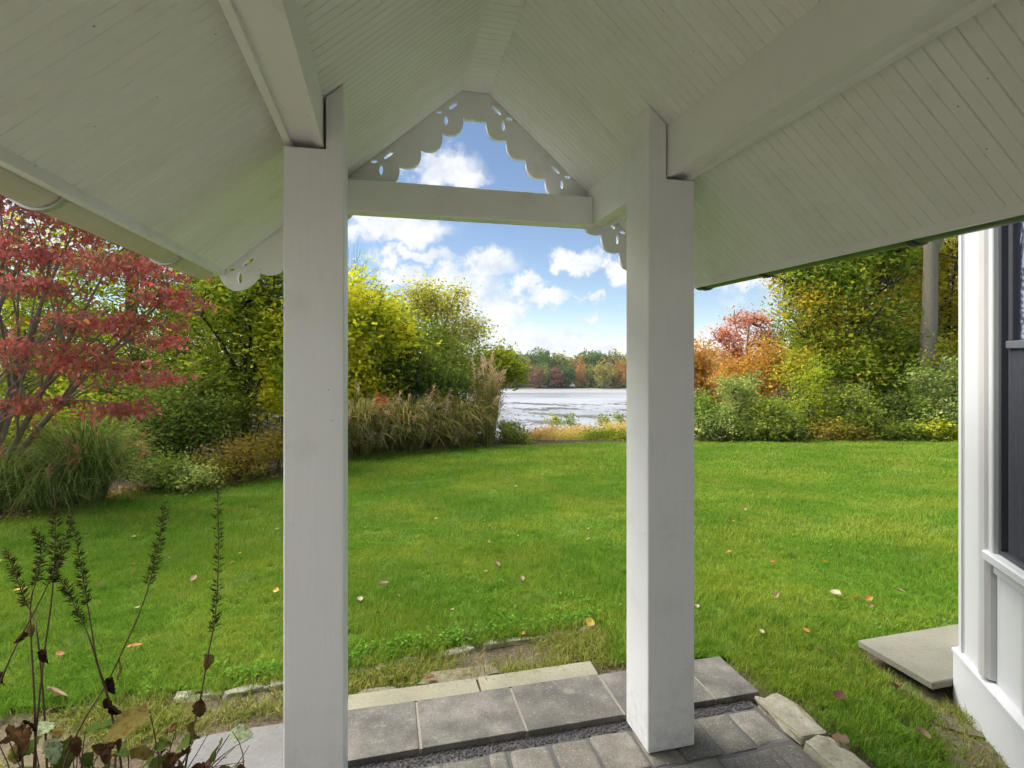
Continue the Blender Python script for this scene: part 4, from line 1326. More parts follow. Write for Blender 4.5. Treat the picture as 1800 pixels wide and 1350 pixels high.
plant('grey_tree', 'thin grey-green tree between yellow and red maples', 'tree', foot(1262, 42), [bl(1265, 640, 42, 20, 28, 1.2), bl(1275, 680, 41, 24, 28, 1.2)], 4000, .22, LM['sage'], BK['grey'], .1, LEAF4, 16, .4, .7, .5, .014, 80, seed=28)
HEDGE = [(1240, 15.3, 40, 52, 'sage', 'grey-green rounded shrub touching the right post in the hedge'), (1298, 16.2, 44, 78, 'sage', 'grey-green taller shrub second in the hedge from the right post'),
         (1362, 15.2, 44, 50, 'midgreen', 'bright green shrub third in the hedge from the right post'), (1428, 16.2, 50, 88, 'yellowgreen', 'yellow-green shrub in the middle of the right hedge'),
         (1500, 15.5, 46, 62, 'midgreen', 'green viny shrub below the vine-clad tree'), (1568, 16.1, 46, 56, 'darkgreen', 'dark green shrub below the pale oak trunk'),
         (1645, 15.6, 52, 92, 'sage', 'large grey-green shrub beside the house corner'), (1705, 15.6, 55, 80, 'midgreen', 'green shrub half hidden by the house corner')]
for i, (px, d, rx, ry, mt, lab) in enumerate(HEDGE):
    plant('hedge_shrub', lab, 'shrub', foot(px, d), [bl(px, 775 - ry * .75, d, rx * .85, ry * .62, .9), bl(px - rx * .4, 775 - ry * .42, d - .2, rx * .6, ry * .42, .7), bl(px + rx * .45, 775 - ry * .4, d - .2, rx * .6, ry * .40, .7),
                                                     bl(px + rng.uniform(-25, 25), 775 - ry * 1.25, d, rx * .45, ry * .28, .5),
                                                     bl(px + rng.uniform(-40, 40), 775 - ry * rng.uniform(.9, 1.35), d + .4, rx * .3, ry * .3, .4), bl(px + rng.uniform(-40, 40), 775 - ry * rng.uniform(.9, 1.5), d + .5, rx * .22, ry * .3, .3)],
          7000, .085, LM[mt], BK['brown'], .03, LEAF4, 13, .13, .7, .5, .008, 220, 'shrubs in the hedge right of the posts', seed=40 + i, stems=4)
for i, (px, mt, lab) in enumerate([(1350, 'darkgreen', 'low dark weeds at the foot of the third hedge shrub'), (1470, 'bronze', 'low bronze weeds at the foot of the hedge middle'), (1590, 'midgreen', 'broad leaved green weeds at the foot of the dark shrub'),
                                   (1655, 'goldleaf', 'yellowing weeds at the foot of the hedge by the house'), (1260, 'darkgreen', 'low dark weeds at the foot of the hedge by the right post')]):
    plant('weed_patch', lab, 'weeds', foot(px, 15.0), [bl(px, 758, 15.0, 50, 16, .4), bl(px + 40, 764, 14.9, 36, 10, .3)], 2600, .08, LM[mt], BK['brown'], .012, LEAFM if i in (2, 3) else LEAF4, 18, .11, .7, .5, .004, 30, seed=60 + i, stems=4)
# wild growth on the bank between the reeds and the right post
for i, (px, d, w_, h_, mt, lab) in enumerate([(950, 17.0, 36, 16, 'wild', 'pale yellow-green wild plants at the left of the lake view'), (1010, 17.6, 44, 20, 'wild', 'russet wild plants in the middle of the lake view'), (1075, 17.2, 46, 24, 'wild', 'tall mixed wild plants next to the right post'),
                                              (1140, 17.4, 50, 24, 'wild', 'wild plants behind the right post'), (985, 16.6, 40, 9, 'wild', 'low straw-coloured weeds along the lawn crest'), (1055, 16.5, 50, 11, 'yellowgreen', 'low green weeds along the lawn crest by the right post')]):
    plant('wild_plants', lab, 'weeds', foot(px, d), [bl(px, 779 - h_ * .6, d, w_, h_ * .8, .6), bl(px + 12, 779 - h_ * 1.05, d + .2, w_ * .7, h_ * .35, .4)], 4600, .075, LM[mt], BK['brown'], .01, LEAF4, 14, .12, .8, .5, .004, 120, seed=80 + i, stems=8, aspect=.35, up=.6)
plant('shrub', 'small round green bush at the end of the reeds', 'shrub', foot(905, 15.0), [bl(905, 768, 15.0, 30, 22, .5), bl(890, 755, 15.1, 22, 18, .4)], 4200, .06, LM['midgreen'], BK['brown'], .02, LEAF4, 20, .10, .75, .5, .004, 40, seed=90, stems=4)
for i in range(4):
    px = (972, 1000, 1062, 1088)[i]
    plant('young_sapling', ('young sapling standing out against the lake, ' + ('leftmost', 'second from left', 'second from right', 'rightmost')[i] + ' of four'), 'sapling', foot(px, 18.5), [bl(px, 735 + rng.uniform(-3, 4), 18.5, 12, 8, .2), bl(px + 5, 745, 18.5, 9, 8, .2)], 260, .085, LM['yellowgreen'], BK['brown'], .012, LEAF4, 10, .1, .8, .5, .004, 16, 'saplings before the lake', seed=95 + i)


# ------------------------------------------------------------------ tall grasses
def grass_clump(name, label, base, n, h, spread, width, mat, plumes=0, plume_mat=None, seed=0, arch=.6, group=None, base_r=.25):
    r = np.random.default_rng(seed)
    bz = float(ground_z(base[0], base[1])) - .02
    root = empty(name, (base[0], base[1], bz))
    tag(root, label, 'ornamental grass', group)
    az_ = r.uniform(0, 2 * np.pi, n); hh = h * r.uniform(.45, 1.1, n); out = spread * r.uniform(.15, 1.1, n)
    K = 7
    t = np.linspace(0, 1, K)[None]
    rad = out[:, None] * (t ** 1.35) + base_r * spread * np.sqrt(r.random((n, 1)))
    z = hh[:, None] * (1.65 * t - arch * (1 + .6 * r.random((n, 1))) * t ** 2.4)
    z = np.maximum(z, .02)
    swirl = az_[:, None] + r.normal(0, .35, (n, 1)) * t
    c = np.stack([np.cos(swirl) * rad, np.sin(swirl) * rad, z], -1)
    side = np.stack([-np.sin(az_), np.cos(az_), np.zeros(n)], -1) + r.normal(0, .35, (n, 3)); side /= np.linalg.norm(side, axis=1, keepdims=True)
    w = width * r.uniform(.6, 1.2, n)[:, None] * np.array([.7, 1, 1, .9, .7, .45, .08])[None]
    V = np.stack([c - side[:, None] * w[..., None] / 2, c + side[:, None] * w[..., None] / 2], 2).reshape(-1, 3)
    i0 = (np.arange(n) * K * 2)[:, None] + (np.arange(K - 1) * 2)[None]
    q = np.stack([i0, i0 + 1, i0 + 3, i0 + 2], -1).reshape(-1, 4)
    tint = np.clip(r.random(n)[:, None] * .75 + .35 * t ** 2 * r.random((n, 1)), 0, 1)
    mobj('blades', fast_mesh('blades', V, q, {'tint': np.repeat(tint.ravel(), 2)}), mat, root)
    if plumes:
        tips = c[r.choice(n, plumes, replace=False)][:, -1] * np.array([.8, .8, 1]) + np.array([0, 0, .16 * h])
        P_, D_, T_ = [], [], []
        st_p, st_r = [], []
        for tp in tips:
            st_p.append(bez(np.array([tp[0] * .15, tp[1] * .15, 0]), np.array([tp[0] * .5, tp[1] * .5, tp[2] * .6]), tp, 6)); st_r.append(np.linspace(.003, .0015, 6))
            m = 26
            s = r.random(m)
            P_.append(tp[None] - np.array([tp[0] * .12, tp[1] * .12, .16 * h])[None] * s[:, None]); dd = r.normal(0, .35, (m, 3)) + np.array([tp[0] * .6, tp[1] * .6, .55]); D_.append(dd); T_.append(r.random(m))
        P_, D_, T_ = map(np.concatenate, (P_, D_, T_))
        ln = r.uniform(.05, .11, len(P_)) * (h / 1.2)
        V, Fc, T = scatter_leaves(P_, D_, r.uniform(0, 3, len(P_)), ln, ln * .10 + .002, LEAF4, T_)
        mobj('plumes', fast_mesh('plumes', V, Fc, {'tint': T}), plume_mat, root)['kind'] = 'stuff'
        tv, tq = tube_arrays(st_p, st_r, 4)
        mobj('stalks', fast_mesh('stalks', tv, tq, {'tint': np.full(len(tv), .8)}), mat, root)['kind'] = 'stuff'
    return root


grass_clump('fountain_grass', 'big green fountain grass under the dogwood, larger right clump', foot(150, 6.35), 1700, 1.30, .74, .009, GM['fountain'], 22, GM['pinkplume'], 1, .86)
grass_clump('fountain_grass', 'fountain grass clump at the left picture edge', foot(0, 5.95), 1400, 1.0, .72, .009, GM['fountain'], 10, GM['pinkplume'], 2, .95)
grass_clump('fountain_grass', 'small fountain grass clump between the two larger clumps', foot(85, 5.95), 500, .75, .55, .009, GM['fountain'], 3, GM['pinkplume'], 4, 1.0)
grass_clump('fountain_grass', 'fountain grass clump beyond the left picture edge', foot(-190, 5.7), 1000, .95, .8, .009, GM['fountain'], 8, GM['pinkplume'], 3, .72)
RE = [(628, 11.3, 1.25, .75, 'reed clump nearest the left post'), (672, 12.0, 1.35, .8, 'straw-tipped reed clump second from the left post'), (715, 12.4, 1.35, .85, 'drooping tan reed clump third from the left post'), (765, 12.9, 1.35, .8, 'green reed clump in the middle of the reed bed'),
      (812, 13.5, 1.45, .8, 'reed clump left of the tall plumed reeds'), (858, 14.0, 1.85, .75, 'tall upright plumed reeds at the end of the reed bed'), (590, 11.0, 1.2, .7, 'reed clump behind the left post')]
for i, (px, d, h, sp, lab) in enumerate(RE):
    grass_clump('reeds', lab, foot(px, d), (900 if h > 1.6 else 1150), h * (1 if h > 1.6 else (1.30, 1.0, 1.25, .95, 1.2, 1, 1.1)[i]), sp * (.62 if h > 1.6 else 1.35), (.014 if h > 1.6 else .022), GM['reed'], (34 if h > 1.6 else 14), GM['plume'], 10 + i, .50 if h > 1.6 else .84, 'reeds along the left lawn edge', .28)
plant('red_shrub', 'small scarlet leaved shrub among the reeds', 'shrub', foot(668, 11.4), [bl(668, 712, 11.4, 9, 22, .2), bl(700, 737, 11.6, 14, 6, .2)], 120, .06, leafmat('scarlet', ev((.35, .03, .02), (.55, .05, .03)), .4), BK['brown'], .012, LEAF4, 10, .07, .8, .5, .004, 14, seed=99)

# ------------------------------------------------------------------ far shore
FARCOL = dict(green=('dark green', ev((.030, .055, .020), (.055, .09, .028), (.09, .13, .04))), olive=('olive green', ev((.065, .085, .022), (.12, .14, .035), (.19, .19, .05))),
              rust=('rusty red', ev((.10, .055, .04), (.16, .075, .05), (.19, .11, .06))), orange=('orange', ev((.17, .10, .035), (.26, .145, .05), (.28, .19, .06))),
              gold=('golden', ev((.13, .125, .035), (.21, .185, .05), (.25, .21, .07))))
far_mesh = {}
for key, (nm, stops) in FARCOL.items():
    mt = leafmat('far_' + key, stops, .3)
    for v in range(5):
        wood = v >= 3
        r = np.random.default_rng(hash_ := (sum(map(ord, key)) * 7 + v))
        ncl = 130 if not wood else 300
        dd = r.normal(0, 1, (ncl, 3)); dd /= np.linalg.norm(dd, axis=1, keepdims=True)
        cc = dd * (r.random((ncl, 1)) ** .4) * np.array([.40, .40, .44]) * (1 + .2 * np.sin(dd[:, :1] * 5 + v)) + np.array([0, 0, .50])
        ci = np.repeat(np.arange(ncl), 15)
        pos = cc[ci] + r.normal(0, .045, (len(ci), 3))
        tint = np.clip(r.random(ncl)[ci] * .6 + r.random(len(ci)) * .5, 0, 1)
        ln = r.uniform(.04, .075, len(ci)) * (.36 if wood else 1)
        V, Fc, T = scatter_leaves(pos, r.normal(0, 1, (len(ci), 3)) + np.array([0, 0, .2]), r.uniform(0, 3, len(ci)), ln, ln * .8, LEAF4, tint)
        cm = fast_mesh('crown', V, Fc, {'tint': T}); cm.materials.append(mt)
        tv, tq = tube_arrays([bez(np.zeros(3), np.array([.02, 0, .3]), np.array([0, .02, .75]), 5)], [np.linspace(.022, .006, 5)], 5)
        tm = fast_mesh('trunk', tv, tq); tm.materials.append(BK['brown'])
        far_mesh[key, v] = (tm, cm)
# conifer
far_keys = list(FARCOL)
FT = []
for row, (d0, d1, step, hh) in enumerate(((187.5, 191, 3.6, 9.5), (195, 202, 3.8, 11.8), (208, 220, 4.4, 12.6))):
    x = -34
    while x < 105:
        FT.append((x + rng.uniform(-1.2, 1.2), rng.uniform(d0, d1), hh * rng.uniform(.75, 1.15), row)); x += step * rng.uniform(.7, 1.2)
SPEC = {'rust': [(942, .0)], 'orange': [(1013, 0), (1092, 0)], 'gold': [(1070, 0), (1055, 0)]}
for x, d, h, row in FT:
    px = 900 + F * x / d
    if row == 0 and 893 < px < 932: continue          # a gap with a mown bank
    key = rng.choice(far_keys, p=[.40, .36, .07, .07, .10])
    if row == 0:
        for kk, l in SPEC.items():
            if any(abs(px - q[0]) < 11 for q in l): key = kk
    tm, cm = far_mesh[key, int(rng.integers(0, 3))]
    z = float(ground_z(x, d))
    root = empty('far_tree', (x, d, z - .2), rng.uniform(0, 6.28))
    w = rng.uniform(.75, 1.1)
    root.scale = (h * w, h * w, h)
    where = ('at the water\'s edge on the far shore', 'in the second row of the far shore woods', 'on the rise at the back of the far shore woods')[row]
    tag(root, FARCOL[key][0] + ' tree ' + where, 'tree', FARCOL[key][0] + ' trees ' + where)
    mobj('trunk', tm, None, root); mobj('crown', cm, None, root)
# the woods that close the view behind the dogwood and behind the hedge
WD_ = []
for px, d in [(-420, 17), (-300, 21), (-180, 17.5), (-60, 20), (40, 17), (120, 22), (200, 18), (280, 21), (360, 17.5), (430, 21), (520, 18.5), (570, 23), (640, 21), (690, 26), (20, 27), (320, 27), (-250, 28), (500, 29)]:
    WD_.append((px, d, 'behind the red dogwood and the left post', rng.uniform(4.6, 6.6) if px < 600 else rng.uniform(3.2, 4.0)))
for px, d in [(1440, 27), (1500, 24), (1570, 27), (1640, 24), (1720, 26), (1800, 22), (1900, 24), (2050, 22), (1400, 33), (1540, 34), (1680, 34)]:
    WD_.append((px, d, 'behind the hedge right of the right post', rng.uniform(6.0, 9.0)))
for px, d, where, h in WD_:
    key = rng.choice(far_keys, p=[.30, .38, .02, .08, .22])
    tm, cm = far_mesh[key, int(rng.integers(0, 3))]
    tm, cm = far_mesh[key, int(rng.integers(3, 5))]
    x = (px - 900) / F * d
    root = empty('woodland_tree', (x, d, float(ground_z(x, d)) - .1), rng.uniform(0, 6.28))
    root.scale = (h * .85, h * .85, h)
    tag(root, FARCOL[key][0] + ' woodland tree ' + where, 'tree', FARCOL[key][0] + ' woodland trees ' + where)
    mobj('trunk', tm, None, root); mobj('crown', cm, None, root)
# houses and a boat cover on the far bank
M['far_white'] = simple('far_white', (.80, .80, .80), .6, 0, .05, 2)
M['far_roof'] = simple('far_roof', (.16, .15, .15), .8)
M['far_pane'] = simple('far_pane', (.05, .06, .08), .2)
for (px, d, w, dp, h, rz, lab) in ((975, 197, 3.6, 5, 5.6, .1, 'tall white house among the far shore trees'), (957, 195, 3.2, 3, 1.8, -.2, 'low white shed left of the white house on the far shore')):
    x = (px - 900) / F * d
    hz = float(ground_z(x, d)); hs = empty('far_house', (x, d, hz), rz)
    tag(hs, lab, 'house')
    box('wall', -w / 2, w / 2, -dp / 2, dp / 2, -1, h, M['far_white'], hs, 0)
    prism('roof', [(-w / 2 - .3, h), (w / 2 + .3, h), (0, h + w * .45)], -dp / 2 - .3, dp / 2 + .3, M['far_roof'], hs)
    for wx in (-w * .25, w * .25):
        for wz in ([h * .25, h * .65] if h > 3 else [h * .5]):
            box('window', wx - .35, wx + .35, -dp / 2 - .04, -dp / 2 - .005, wz - .5, wz + .5, M['far_pane'], hs, 0)
x = (1006 - 900) / F * 188
tn = empty('boat_tent', (x, 188, float(ground_z(x, 188))))
tn.scale = (.55, .55, .55)
tag(tn, 'small pointed white canopy at the far water edge', 'canopy')
bm = bmesh.new()
rg_ = [bm.verts.new((1.5 * sx, 1.2 * sy, 1.5)) for sx, sy in ((-1, -1), (1, -1), (1, 1), (-1, 1))]
rl_ = [bm.verts.new((1.5 * sx, 1.2 * sy, 1.1)) for sx, sy in ((-1, -1), (1, -1), (1, 1), (-1, 1))]
apx = bm.verts.new((0, 0, 3.4))
for i in range(4):
    bm.faces.new((rg_[i], rg_[(i + 1) % 4], apx)); bm.faces.new((rl_[i], rl_[(i + 1) % 4], rg_[(i + 1) % 4], rg_[i]))
bm_obj('cover', bm, M['far_white'], tn)
for sx, sy in ((-1, -1), (1, -1), (1, 1), (-1, 1)):
    box('pole', 1.45 * sx - .05, 1.45 * sx + .05, 1.15 * sy - .05, 1.15 * sy + .05, -.6, 1.12, M['far_white'], tn, 0)


# ------------------------------------------------------------------ fallen leaves
LEAFCOL = dict(tan=(.36, .25, .14), pale=(.44, .36, .25), yellow=(.62, .43, .06), orange=(.52, .20, .05), brown=(.17, .085, .04), red=(.34, .04, .03))
leaf_me = {}
for ck, col in LEAFCOL.items():
    k = NT('fallen_' + ck)
    n1 = k.noise(k.obj(), 60, 4, .7)
    c = k.mix(n1, tuple(x * .6 for x in col), tuple(min(1, x * 1.2) for x in col))
    b = k.principled(c, .6)
    tr = k.n('ShaderNodeBsdfTranslucent', {'Color': c}).outputs[0]
    mt = k.done(k.n('ShaderNodeMixShader', {0: .2, 1: b, 2: tr}).outputs[0])
    for v in range(3):
        r = np.random.default_rng(ord(ck[0]) * 5 + v)
        ny, nx_ = 6, 3
        V = []
        for j in range(ny + 1):
            t = j / ny
            w = .30 * math.sin(math.pi * min(1, t * .93 + .05)) ** .8 * (1 + .12 * r.normal())
            for i in range(-1, 2):
                V.append((i * w, t, .28 * abs(i) * w * (1.5 + v * .8) + .22 * (t - .5) ** 2 * (1 + v) + .02 * r.normal()))
        Fq = [(j * 3 + i, j * 3 + i + 1, j * 3 + i + 4, j * 3 + i + 3) for j in range(ny) for i in range(2)]
        me = fast_mesh('leaf', np.array(V) - np.array([0, .5, 0]), np.array(Fq), smooth=True); me.materials.append(mt)
        leaf_me[ck, v] = me


def fallen(x, y, ck, size=.06, lift=.045, where='on the lawn'):
    o = mobj('fallen_leaf', leaf_me[ck, int(rng.integers(0, 3))])
    o.location = (x, y, float(ground_z(x, y)) + lift)
    o.rotation_euler = (rng.normal(0, .3), rng.normal(0, .35), rng.uniform(0, 6.28))
    s = size * rng.uniform(.6, 1.05)
    o.scale = (s * rng.uniform(.8, 1.3), s, s)
    nm = {'pale': 'pale buff', 'tan': 'tan'}.get(ck, ck)
    tag(o, f'small {nm} fallen leaf lying {where}', 'leaf', f'{nm} fallen leaves {where}')
    return o


NAMED = [(672, 1040, 'tan', .085), (633, 1067, 'pale', .06), (872, 1002, 'tan', .07), (917, 1030, 'tan', .06), (1470, 1057, 'pale', .075), (1504, 1062, 'yellow', .075), (1527, 1066, 'orange', .05), (1365, 1060, 'tan', .08), (1450, 998, 'yellow', .06), (1584, 1052, 'tan', .06),
         (1358, 998, 'orange', .07), (1282, 980, 'orange', .05), (1418, 1123, 'orange', .06), (1443, 1156, 'brown', .055), (1487, 1190, 'brown', .055), (1225, 1080, 'pale', .05), (1340, 1126, 'pale', .05), (795, 1085, 'tan', .05), (240, 1082, 'pale', .07), (98, 1237, 'tan', .13), (240, 1150, 'orange', .06),
         (228, 1153, 'orange', .05), (105, 1165, 'orange', .05), (152, 952, 'pale', .06), (232, 1003, 'red', .05), (487, 1050, 'yellow', .05), (340, 1030, 'tan', .06), (1475, 1240, 'brown', .09), (1620, 1310, 'tan', .07), (1478, 1320, 'brown', .06), (700, 1060, 'tan', .04), (178, 1040, 'tan', .06), (35, 1050, 'yellow', .07), (1576, 1228, 'brown', .09)]
for px, py, ck, s in NAMED:
    d = F * EYE / (py - HY)
    for _ in range(4):
        d = F * (EYE - float(ground_z(0, d))) / (py - HY)
    fallen((px - 900) / F * d, d, ck, s)
for px, py, ck, s in ((1037, 1096, 'yellow', .085), (920, 1117, 'orange', .06), (822, 1124, 'pale', .05), (757, 1200, 'orange', .045)):
    d = F * EYE / (py - HY)
    fallen((px - 900) / F * d, d, ck, s, .025, 'on the bare ground by the edging stones')
ml = np.concatenate([sample_lawn(66, 2.6, 5.5), sample_lawn(80, 5.5, 13)])
for x, y in ml:
    if x < 0 or rng.random() < .62:
        fallen(x, y, rng.choice(list(LEAFCOL), p=[.28, .27, .22, .10, .09, .04]), .042, .036)
# leaf litter drifted along the bed edge
nl = 3800
sg = rng.integers(2, 7, nl); tt = rng.random(nl)
lp_ = EDGE[sg] + (EDGE[sg + 1] - EDGE[sg]) * tt[:, None] + np.column_stack([rng.normal(.02, .18, nl), rng.normal(-.12, .26, nl)])
lz = ground_z(lp_[:, 0], lp_[:, 1]) + rng.uniform(.02, .05, nl)
V, Fc, T = scatter_leaves(np.column_stack([lp_, lz]), np.column_stack([rng.normal(0, 1, (nl, 2)), rng.normal(0, .25, nl)]), rng.normal(0, .5, nl), rng.uniform(.03, .07, nl), rng.uniform(.02, .045, nl), LEAF4, rng.random(nl))
lt = mobj('leaf_litter', fast_mesh('leaf_litter', V, Fc, {'tint': T}), leafmat('litter', ev((.12, .06, .03), (.32, .17, .08), (.46, .34, .20), (.42, .16, .07), (.50, .38, .10)), .15, gain=.95))
tag(lt, 'scattered dry leaves along the planted bed edge', 'leaf litter', None, 'stuff')

# ------------------------------------------------------------------ dead perennials by the left post
k = NT('dead_stem')
M['dead_stem'] = k.done(k.principled(k.mix(k.noise(k.pos(), 30, 4), (.035, .020, .012), (.13, .065, .030)), .7))
M['seed_head'] = leafmat('seed_head', ev((.022, .028, .010), (.05, .06, .018), (.08, .06, .025)), .1, gain=1.0)
DL = dict(black=leafmat('withered_black', ev((.012, .008, .006), (.035, .018, .012)), .1, mottle=(.05,.03,.02), gain=1.15), brown=leafmat('withered_brown', ev((.05, .028, .014), (.16, .09, .035)), .2, mottle=(.04,.022,.012), gain=1.15),
          olive=leafmat('withered_olive', ev((.07, .065, .02), (.17, .14, .04)), .25, mottle=(.10,.055,.02), gain=1.15), green=leafmat('basal_green', ev((.035, .075, .014), (.085, .14, .035)), .3, mottle=(.10,.09,.025), gain=1.15), pale=leafmat('basal_pale', ev((.22, .28, .15), (.34, .38, .25)), .3, mottle=(.10,.13,.05), gain=1.15))
CURL_U, CURL_V = 10, 6


def curled_leaf(parent, p, size, az_, pitch, curl, mat, seed, aspect=.75):
    r = np.random.default_rng(seed)
    V = []
    for j in range(CURL_U + 1):
        t = j / CURL_U
        w = aspect * .98 * (t + .03) ** .45 * (1 - t * .985) ** .75 * (1 + .16 * (-1) ** j * r.uniform(.3, 1))
        for i in range(CURL_V + 1):
            s = (i / CURL_V - .5) * 2
            V.append((math.sin(s * curl) * w / max(curl, .2) * 1.0, t - .15 * t * t * curl, (math.cos(s * curl) - 1) * -w * .8 - .35 * t * t * curl + .015 * r.normal()))
    V = np.array(V) * size
    V += r.normal(0, .018 * size, V.shape)
    Fq = [(j * (CURL_V + 1) + i, j * (CURL_V + 1) + i + 1, (j + 1) * (CURL_V + 1) + i + 1, (j + 1) * (CURL_V + 1) + i) for j in range(CURL_U) for i in range(CURL_V)]
    o = mobj('leaf', fast_mesh('leaf', V, np.array(Fq), {'tint': np.clip(r.random() * .6 + .5 * np.abs(V[:, 0]) / size, 0, 1)}, smooth=True), mat, parent)
    o.location = p
    o.rotation_euler = (pitch, r.normal(0, .4), az_)
    return o


PD = 1.66
STEMS = [  # (label, depth, spike top -> spike bottom index, polyline in photo pixels, leaves)
    ('tallest dead seed spike, nearest the left porch post', 1.66, [(382, 858), (384, 930), (383, 1010), (378, 1085), (366, 1150), (352, 1230), (335, 1300), (318, 1400), (310, 1500)], 3, [(360, 1150, .055, 'olive'), (385, 1238, .07, 'brown'), (345, 1232, .05, 'brown'), (340, 1290, .075, 'olive')]),
    ('long dead seed spike leaning right, left of the tallest one', 1.62, [(291, 880), (282, 940), (268, 1005), (250, 1065), (222, 1130), (186, 1205), (150, 1262), (118, 1330), (90, 1430), (80, 1520)], 2, [(160, 1178, .06, 'olive'), (165, 1212, .055, 'black')]),
    ('upright dead seed spike in the middle of the left tangle', 1.60, [(96, 862), (97, 930), (95, 1000), (90, 1060), (79, 1140), (68, 1240), (60, 1340), (55, 1500)], 2, [(74, 1160, .05, 'black')]),
    ('dead seed spike bending to the left picture edge', 1.58, [(128, 900), (112, 960), (95, 1005), (60, 1076), (30, 1132), (2, 1195), (-25, 1270), (-40, 1400), (-45, 1520)], 2, [(34, 1130, .045, 'black'), (6, 1200, .05, 'black')]),
    ('thin dead seed spike left of the upright one', 1.64, [(58, 930), (72, 962), (66, 1010), (54, 1060), (55, 1130), (60, 1220), (62, 1300), (64, 1500)], 2, [(73, 1120, .04, 'olive')]),
    ('pale dead seed spike at the left picture edge', 1.70, [(10, 965), (25, 1005), (42, 1050), (58, 1085), (66, 1120), (74, 1200), (80, 1290), (86, 1500)], 2, []),
    ('dead seed spike right of the upright one', 1.63, [(130, 926), (140, 985), (150, 1040), (160, 1100), (170, 1160), (190, 1225), (205, 1300), (216, 1370), (225, 1520)], 2, [(178, 1240, .085, 'black'), (190, 1262, .05, 'black')]),
    ('short dead seed spike crossing the left tangle', 1.61, [(97, 1003), (118, 1040), (140, 1082), (160, 1130), (176, 1185), (190, 1230), (206, 1305), (220, 1400), (228, 1520)], 2, []),
]
for si, (lab, d, poly, ns, lvs) in enumerate(STEMS):
    pts = np.array([at(px, py, d + .03 * math.sin(i * 1.3 + si)) for i, (px, py) in enumerate(poly)])
    pts[-1, 2] = 0.0
    base = np.array([pts[-1, 0], pts[-1, 1], 0.0])
    root = empty('dead_perennial', tuple(base))
    tag(root, lab, 'dead plant', 'dead perennials beside the left post')
    L_ = pts - base
    # smooth the polyline
    fine = []
    for i in range(len(L_) - 1):
        a, b = L_[i], L_[i + 1]
        p0 = L_[i - 1] if i else a - (b - a); p3 = L_[i + 2] if i + 2 < len(L_) else b + (b - a)
        for t in np.linspace(0, 1, 5, endpoint=False):
            fine.append(.5 * ((2 * a) + (-p0 + b) * t + (2 * p0 - 5 * a + 4 * b - p3) * t ** 2 + (-p0 + 3 * a - 3 * b + p3) * t ** 3))
    fine.append(L_[-1]); fine = np.array(fine)
    rad = np.linspace(.0011, .0034, len(fine))
    tv, tq = tube_arrays([fine], [rad], 6)
    mobj('stem', fast_mesh('stem', tv, tq, smooth=True), M['dead_stem'], root)
    sp = fine[:ns * 5 + 3]
    m = 190
    f_ = rng.random(m) * (len(sp) - 1.01); i0 = f_.astype(int)
    pos = sp[i0] + (sp[i0 + 1] - sp[i0]) * (f_ - i0)[:, None]
    tang = sp[i0] - sp[i0 + 1]; tang /= np.linalg.norm(tang, axis=1, keepdims=True)
    out = rng.normal(0, 1, (m, 3)); out -= (out * tang).sum(1, keepdims=True) * tang; out /= np.linalg.norm(out, axis=1, keepdims=True)
    ln = rng.uniform(.013, .030, m) * (.5 + .5 * np.minimum(1, f_ / 4))
    V, Fc, T = scatter_leaves(pos, out * .75 + tang * rng.uniform(.15, .6, (m, 1)), rng.uniform(0, 3, m), ln, ln * .05 + .0008, LEAF4, rng.random(m))
    V2, Fc2, T2 = scatter_leaves(pos, out * .75 + tang * .4, rng.uniform(0, 3, m) + 1.57, ln * .9, ln * .05 + .0008, LEAF4, rng.random(m))
    mobj('seed_spike', fast_mesh('seed_spike', np.concatenate([V, V2]), np.concatenate([Fc, Fc2 + len(V)]), {'tint': np.concatenate([T, T2])}), M['seed_head'], root)
    for li, (px, py, s, mt) in enumerate(lvs):
        pz = at(px, py - 12, d)[2] - base[2]
        curled_leaf(root, fine[np.argmin(np.abs(fine[:, 2] - pz))], s, rng.uniform(0, 6.28), rng.uniform(-1.9, -1.2), rng.uniform(.8, 1.5), DL[mt], si * 10 + li)
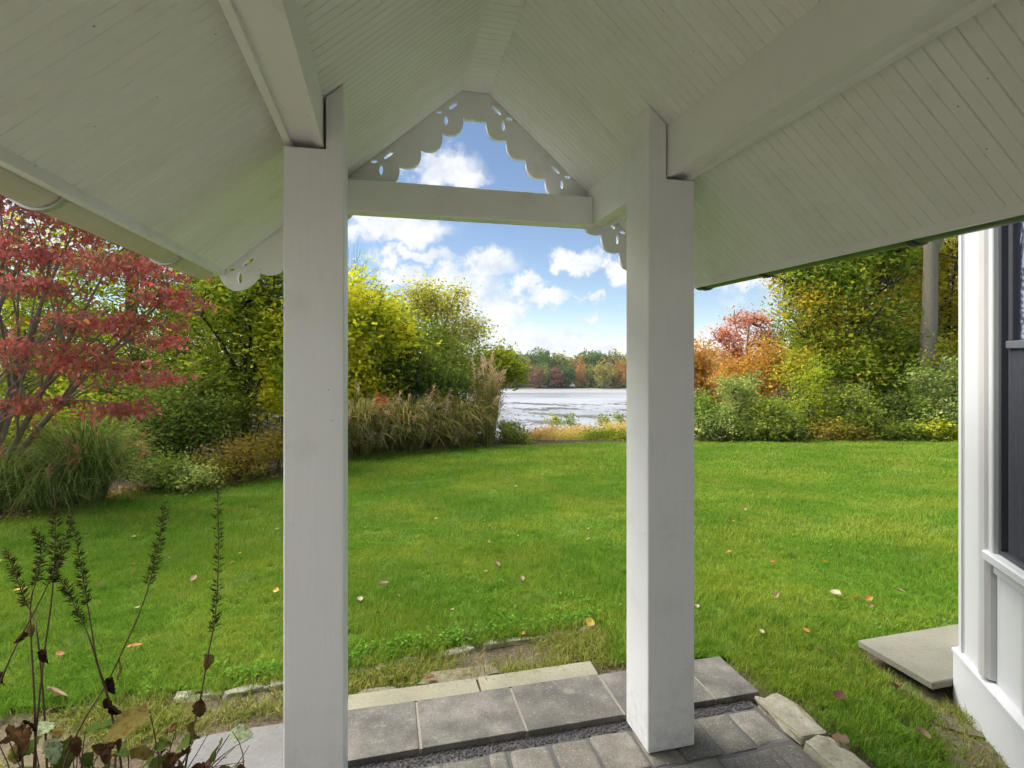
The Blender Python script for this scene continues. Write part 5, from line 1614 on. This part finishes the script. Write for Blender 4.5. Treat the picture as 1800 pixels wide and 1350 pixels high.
# leafy rosette at their feet
ros = empty('leafy_clump', (*foot(150, 1.62), 0))
tag(ros, 'clump of wilting green and brown leaves at the lower left corner', 'plant')
ro = np.array(ros.location)
RL = [(262, 1248, .125, 'olive'), (150, 1285, .115, 'green'), (120, 1300, .10, 'green'), (225, 1322, .085, 'olive'), (262, 1345, .08, 'green'), (60, 1290, .09, 'pale'), (85, 1300, .075, 'pale'), (40, 1310, .095, 'green'), (12, 1290, .11, 'brown'), (-10, 1320, .10, 'black'), (38, 1270, .06, 'black'), (165, 1310, .085, 'brown'), (190, 1290, .07, 'brown'), (300, 1335, .06, 'black'),
      (335, 1320, .075, 'brown'), (375, 1330, .085, 'brown'), (395, 1345, .06, 'olive'), (205, 1345, .075, 'pale'), (180, 1350, .085, 'green'), (110, 1345, .09, 'green'), (60, 1350, .09, 'green'), (20, 1355, .09, 'green'), (130, 1370, .10, 'green'), (230, 1380, .09, 'green'), (300, 1380, .085, 'olive'), (350, 1380, .08, 'brown'), (210, 1300, .06, 'black'), (415, 1352, .05, 'brown'), (280, 1310, .05, 'black')]
for _ in range(34):
    RL.append((rng.uniform(-30, 420), rng.uniform(1275, 1400), rng.uniform(.04, .085), str(rng.choice(['green', 'olive', 'brown', 'black', 'pale'], p=[.36, .2, .22, .14, .08]))))
sp_, sr_ = [], []
for i, (px, py, s, mt) in enumerate(RL):
    p_ = at(px, py, 1.62 + rng.uniform(-.08, .10)) - ro
    curled_leaf(ros, p_, s, rng.uniform(0, 6.28), rng.uniform(-.9, .1), rng.uniform(.3, .8) if mt in ('green', 'pale', 'olive') else rng.uniform(.9, 1.6), DL[mt], 300 + i, .85)
    g0 = np.array([p_[0] * .7 + rng.normal(0, .03), rng.normal(0, .05), 0.0])
    sp_.append(bez(g0, (g0 + p_) / 2 + rng.normal(0, .03, 3), p_, 6)); sr_.append(np.linspace(.0026, .0014, 6))
for i in range(16):
    a = at(rng.uniform(200, 430), 1420, 1.62) - ro; b = at(rng.uniform(250, 445), rng.uniform(1285, 1350), 1.62 + rng.uniform(-.06, .06)) - ro
    sp_.append(bez(a, (a + b) / 2 + np.array([rng.normal(0, .02), 0, .05]), b, 6)); sr_.append(np.linspace(.0022, .001, 6))
tv, tq = tube_arrays(sp_, sr_, 5)
mobj('stems', fast_mesh('stems', tv, tq, smooth=True), M['dead_stem'], ros)

# ------------------------------------------------------------------ thin haze over the lake
hz_ = box('haze', -900, 900, -30, 2020, -14, 26, None, None, 0)
hm = bpy.data.materials.new('haze'); hm.use_nodes = True
hm.node_tree.nodes.clear()
ho = hm.node_tree.nodes.new('ShaderNodeOutputMaterial'); hv_ = hm.node_tree.nodes.new('ShaderNodeVolumePrincipled')
hv_.inputs['Color'].default_value = (.86, .92, 1.0, 1); hv_.inputs['Density'].default_value = .00022; hv_.inputs['Anisotropy'].default_value = .2
hm.node_tree.links.new(hv_.outputs[0], ho.inputs['Volume'])
hz_.data.materials.append(hm)
tag(hz_, 'thin pale haze in the air over the lake', None, None, 'stuff')
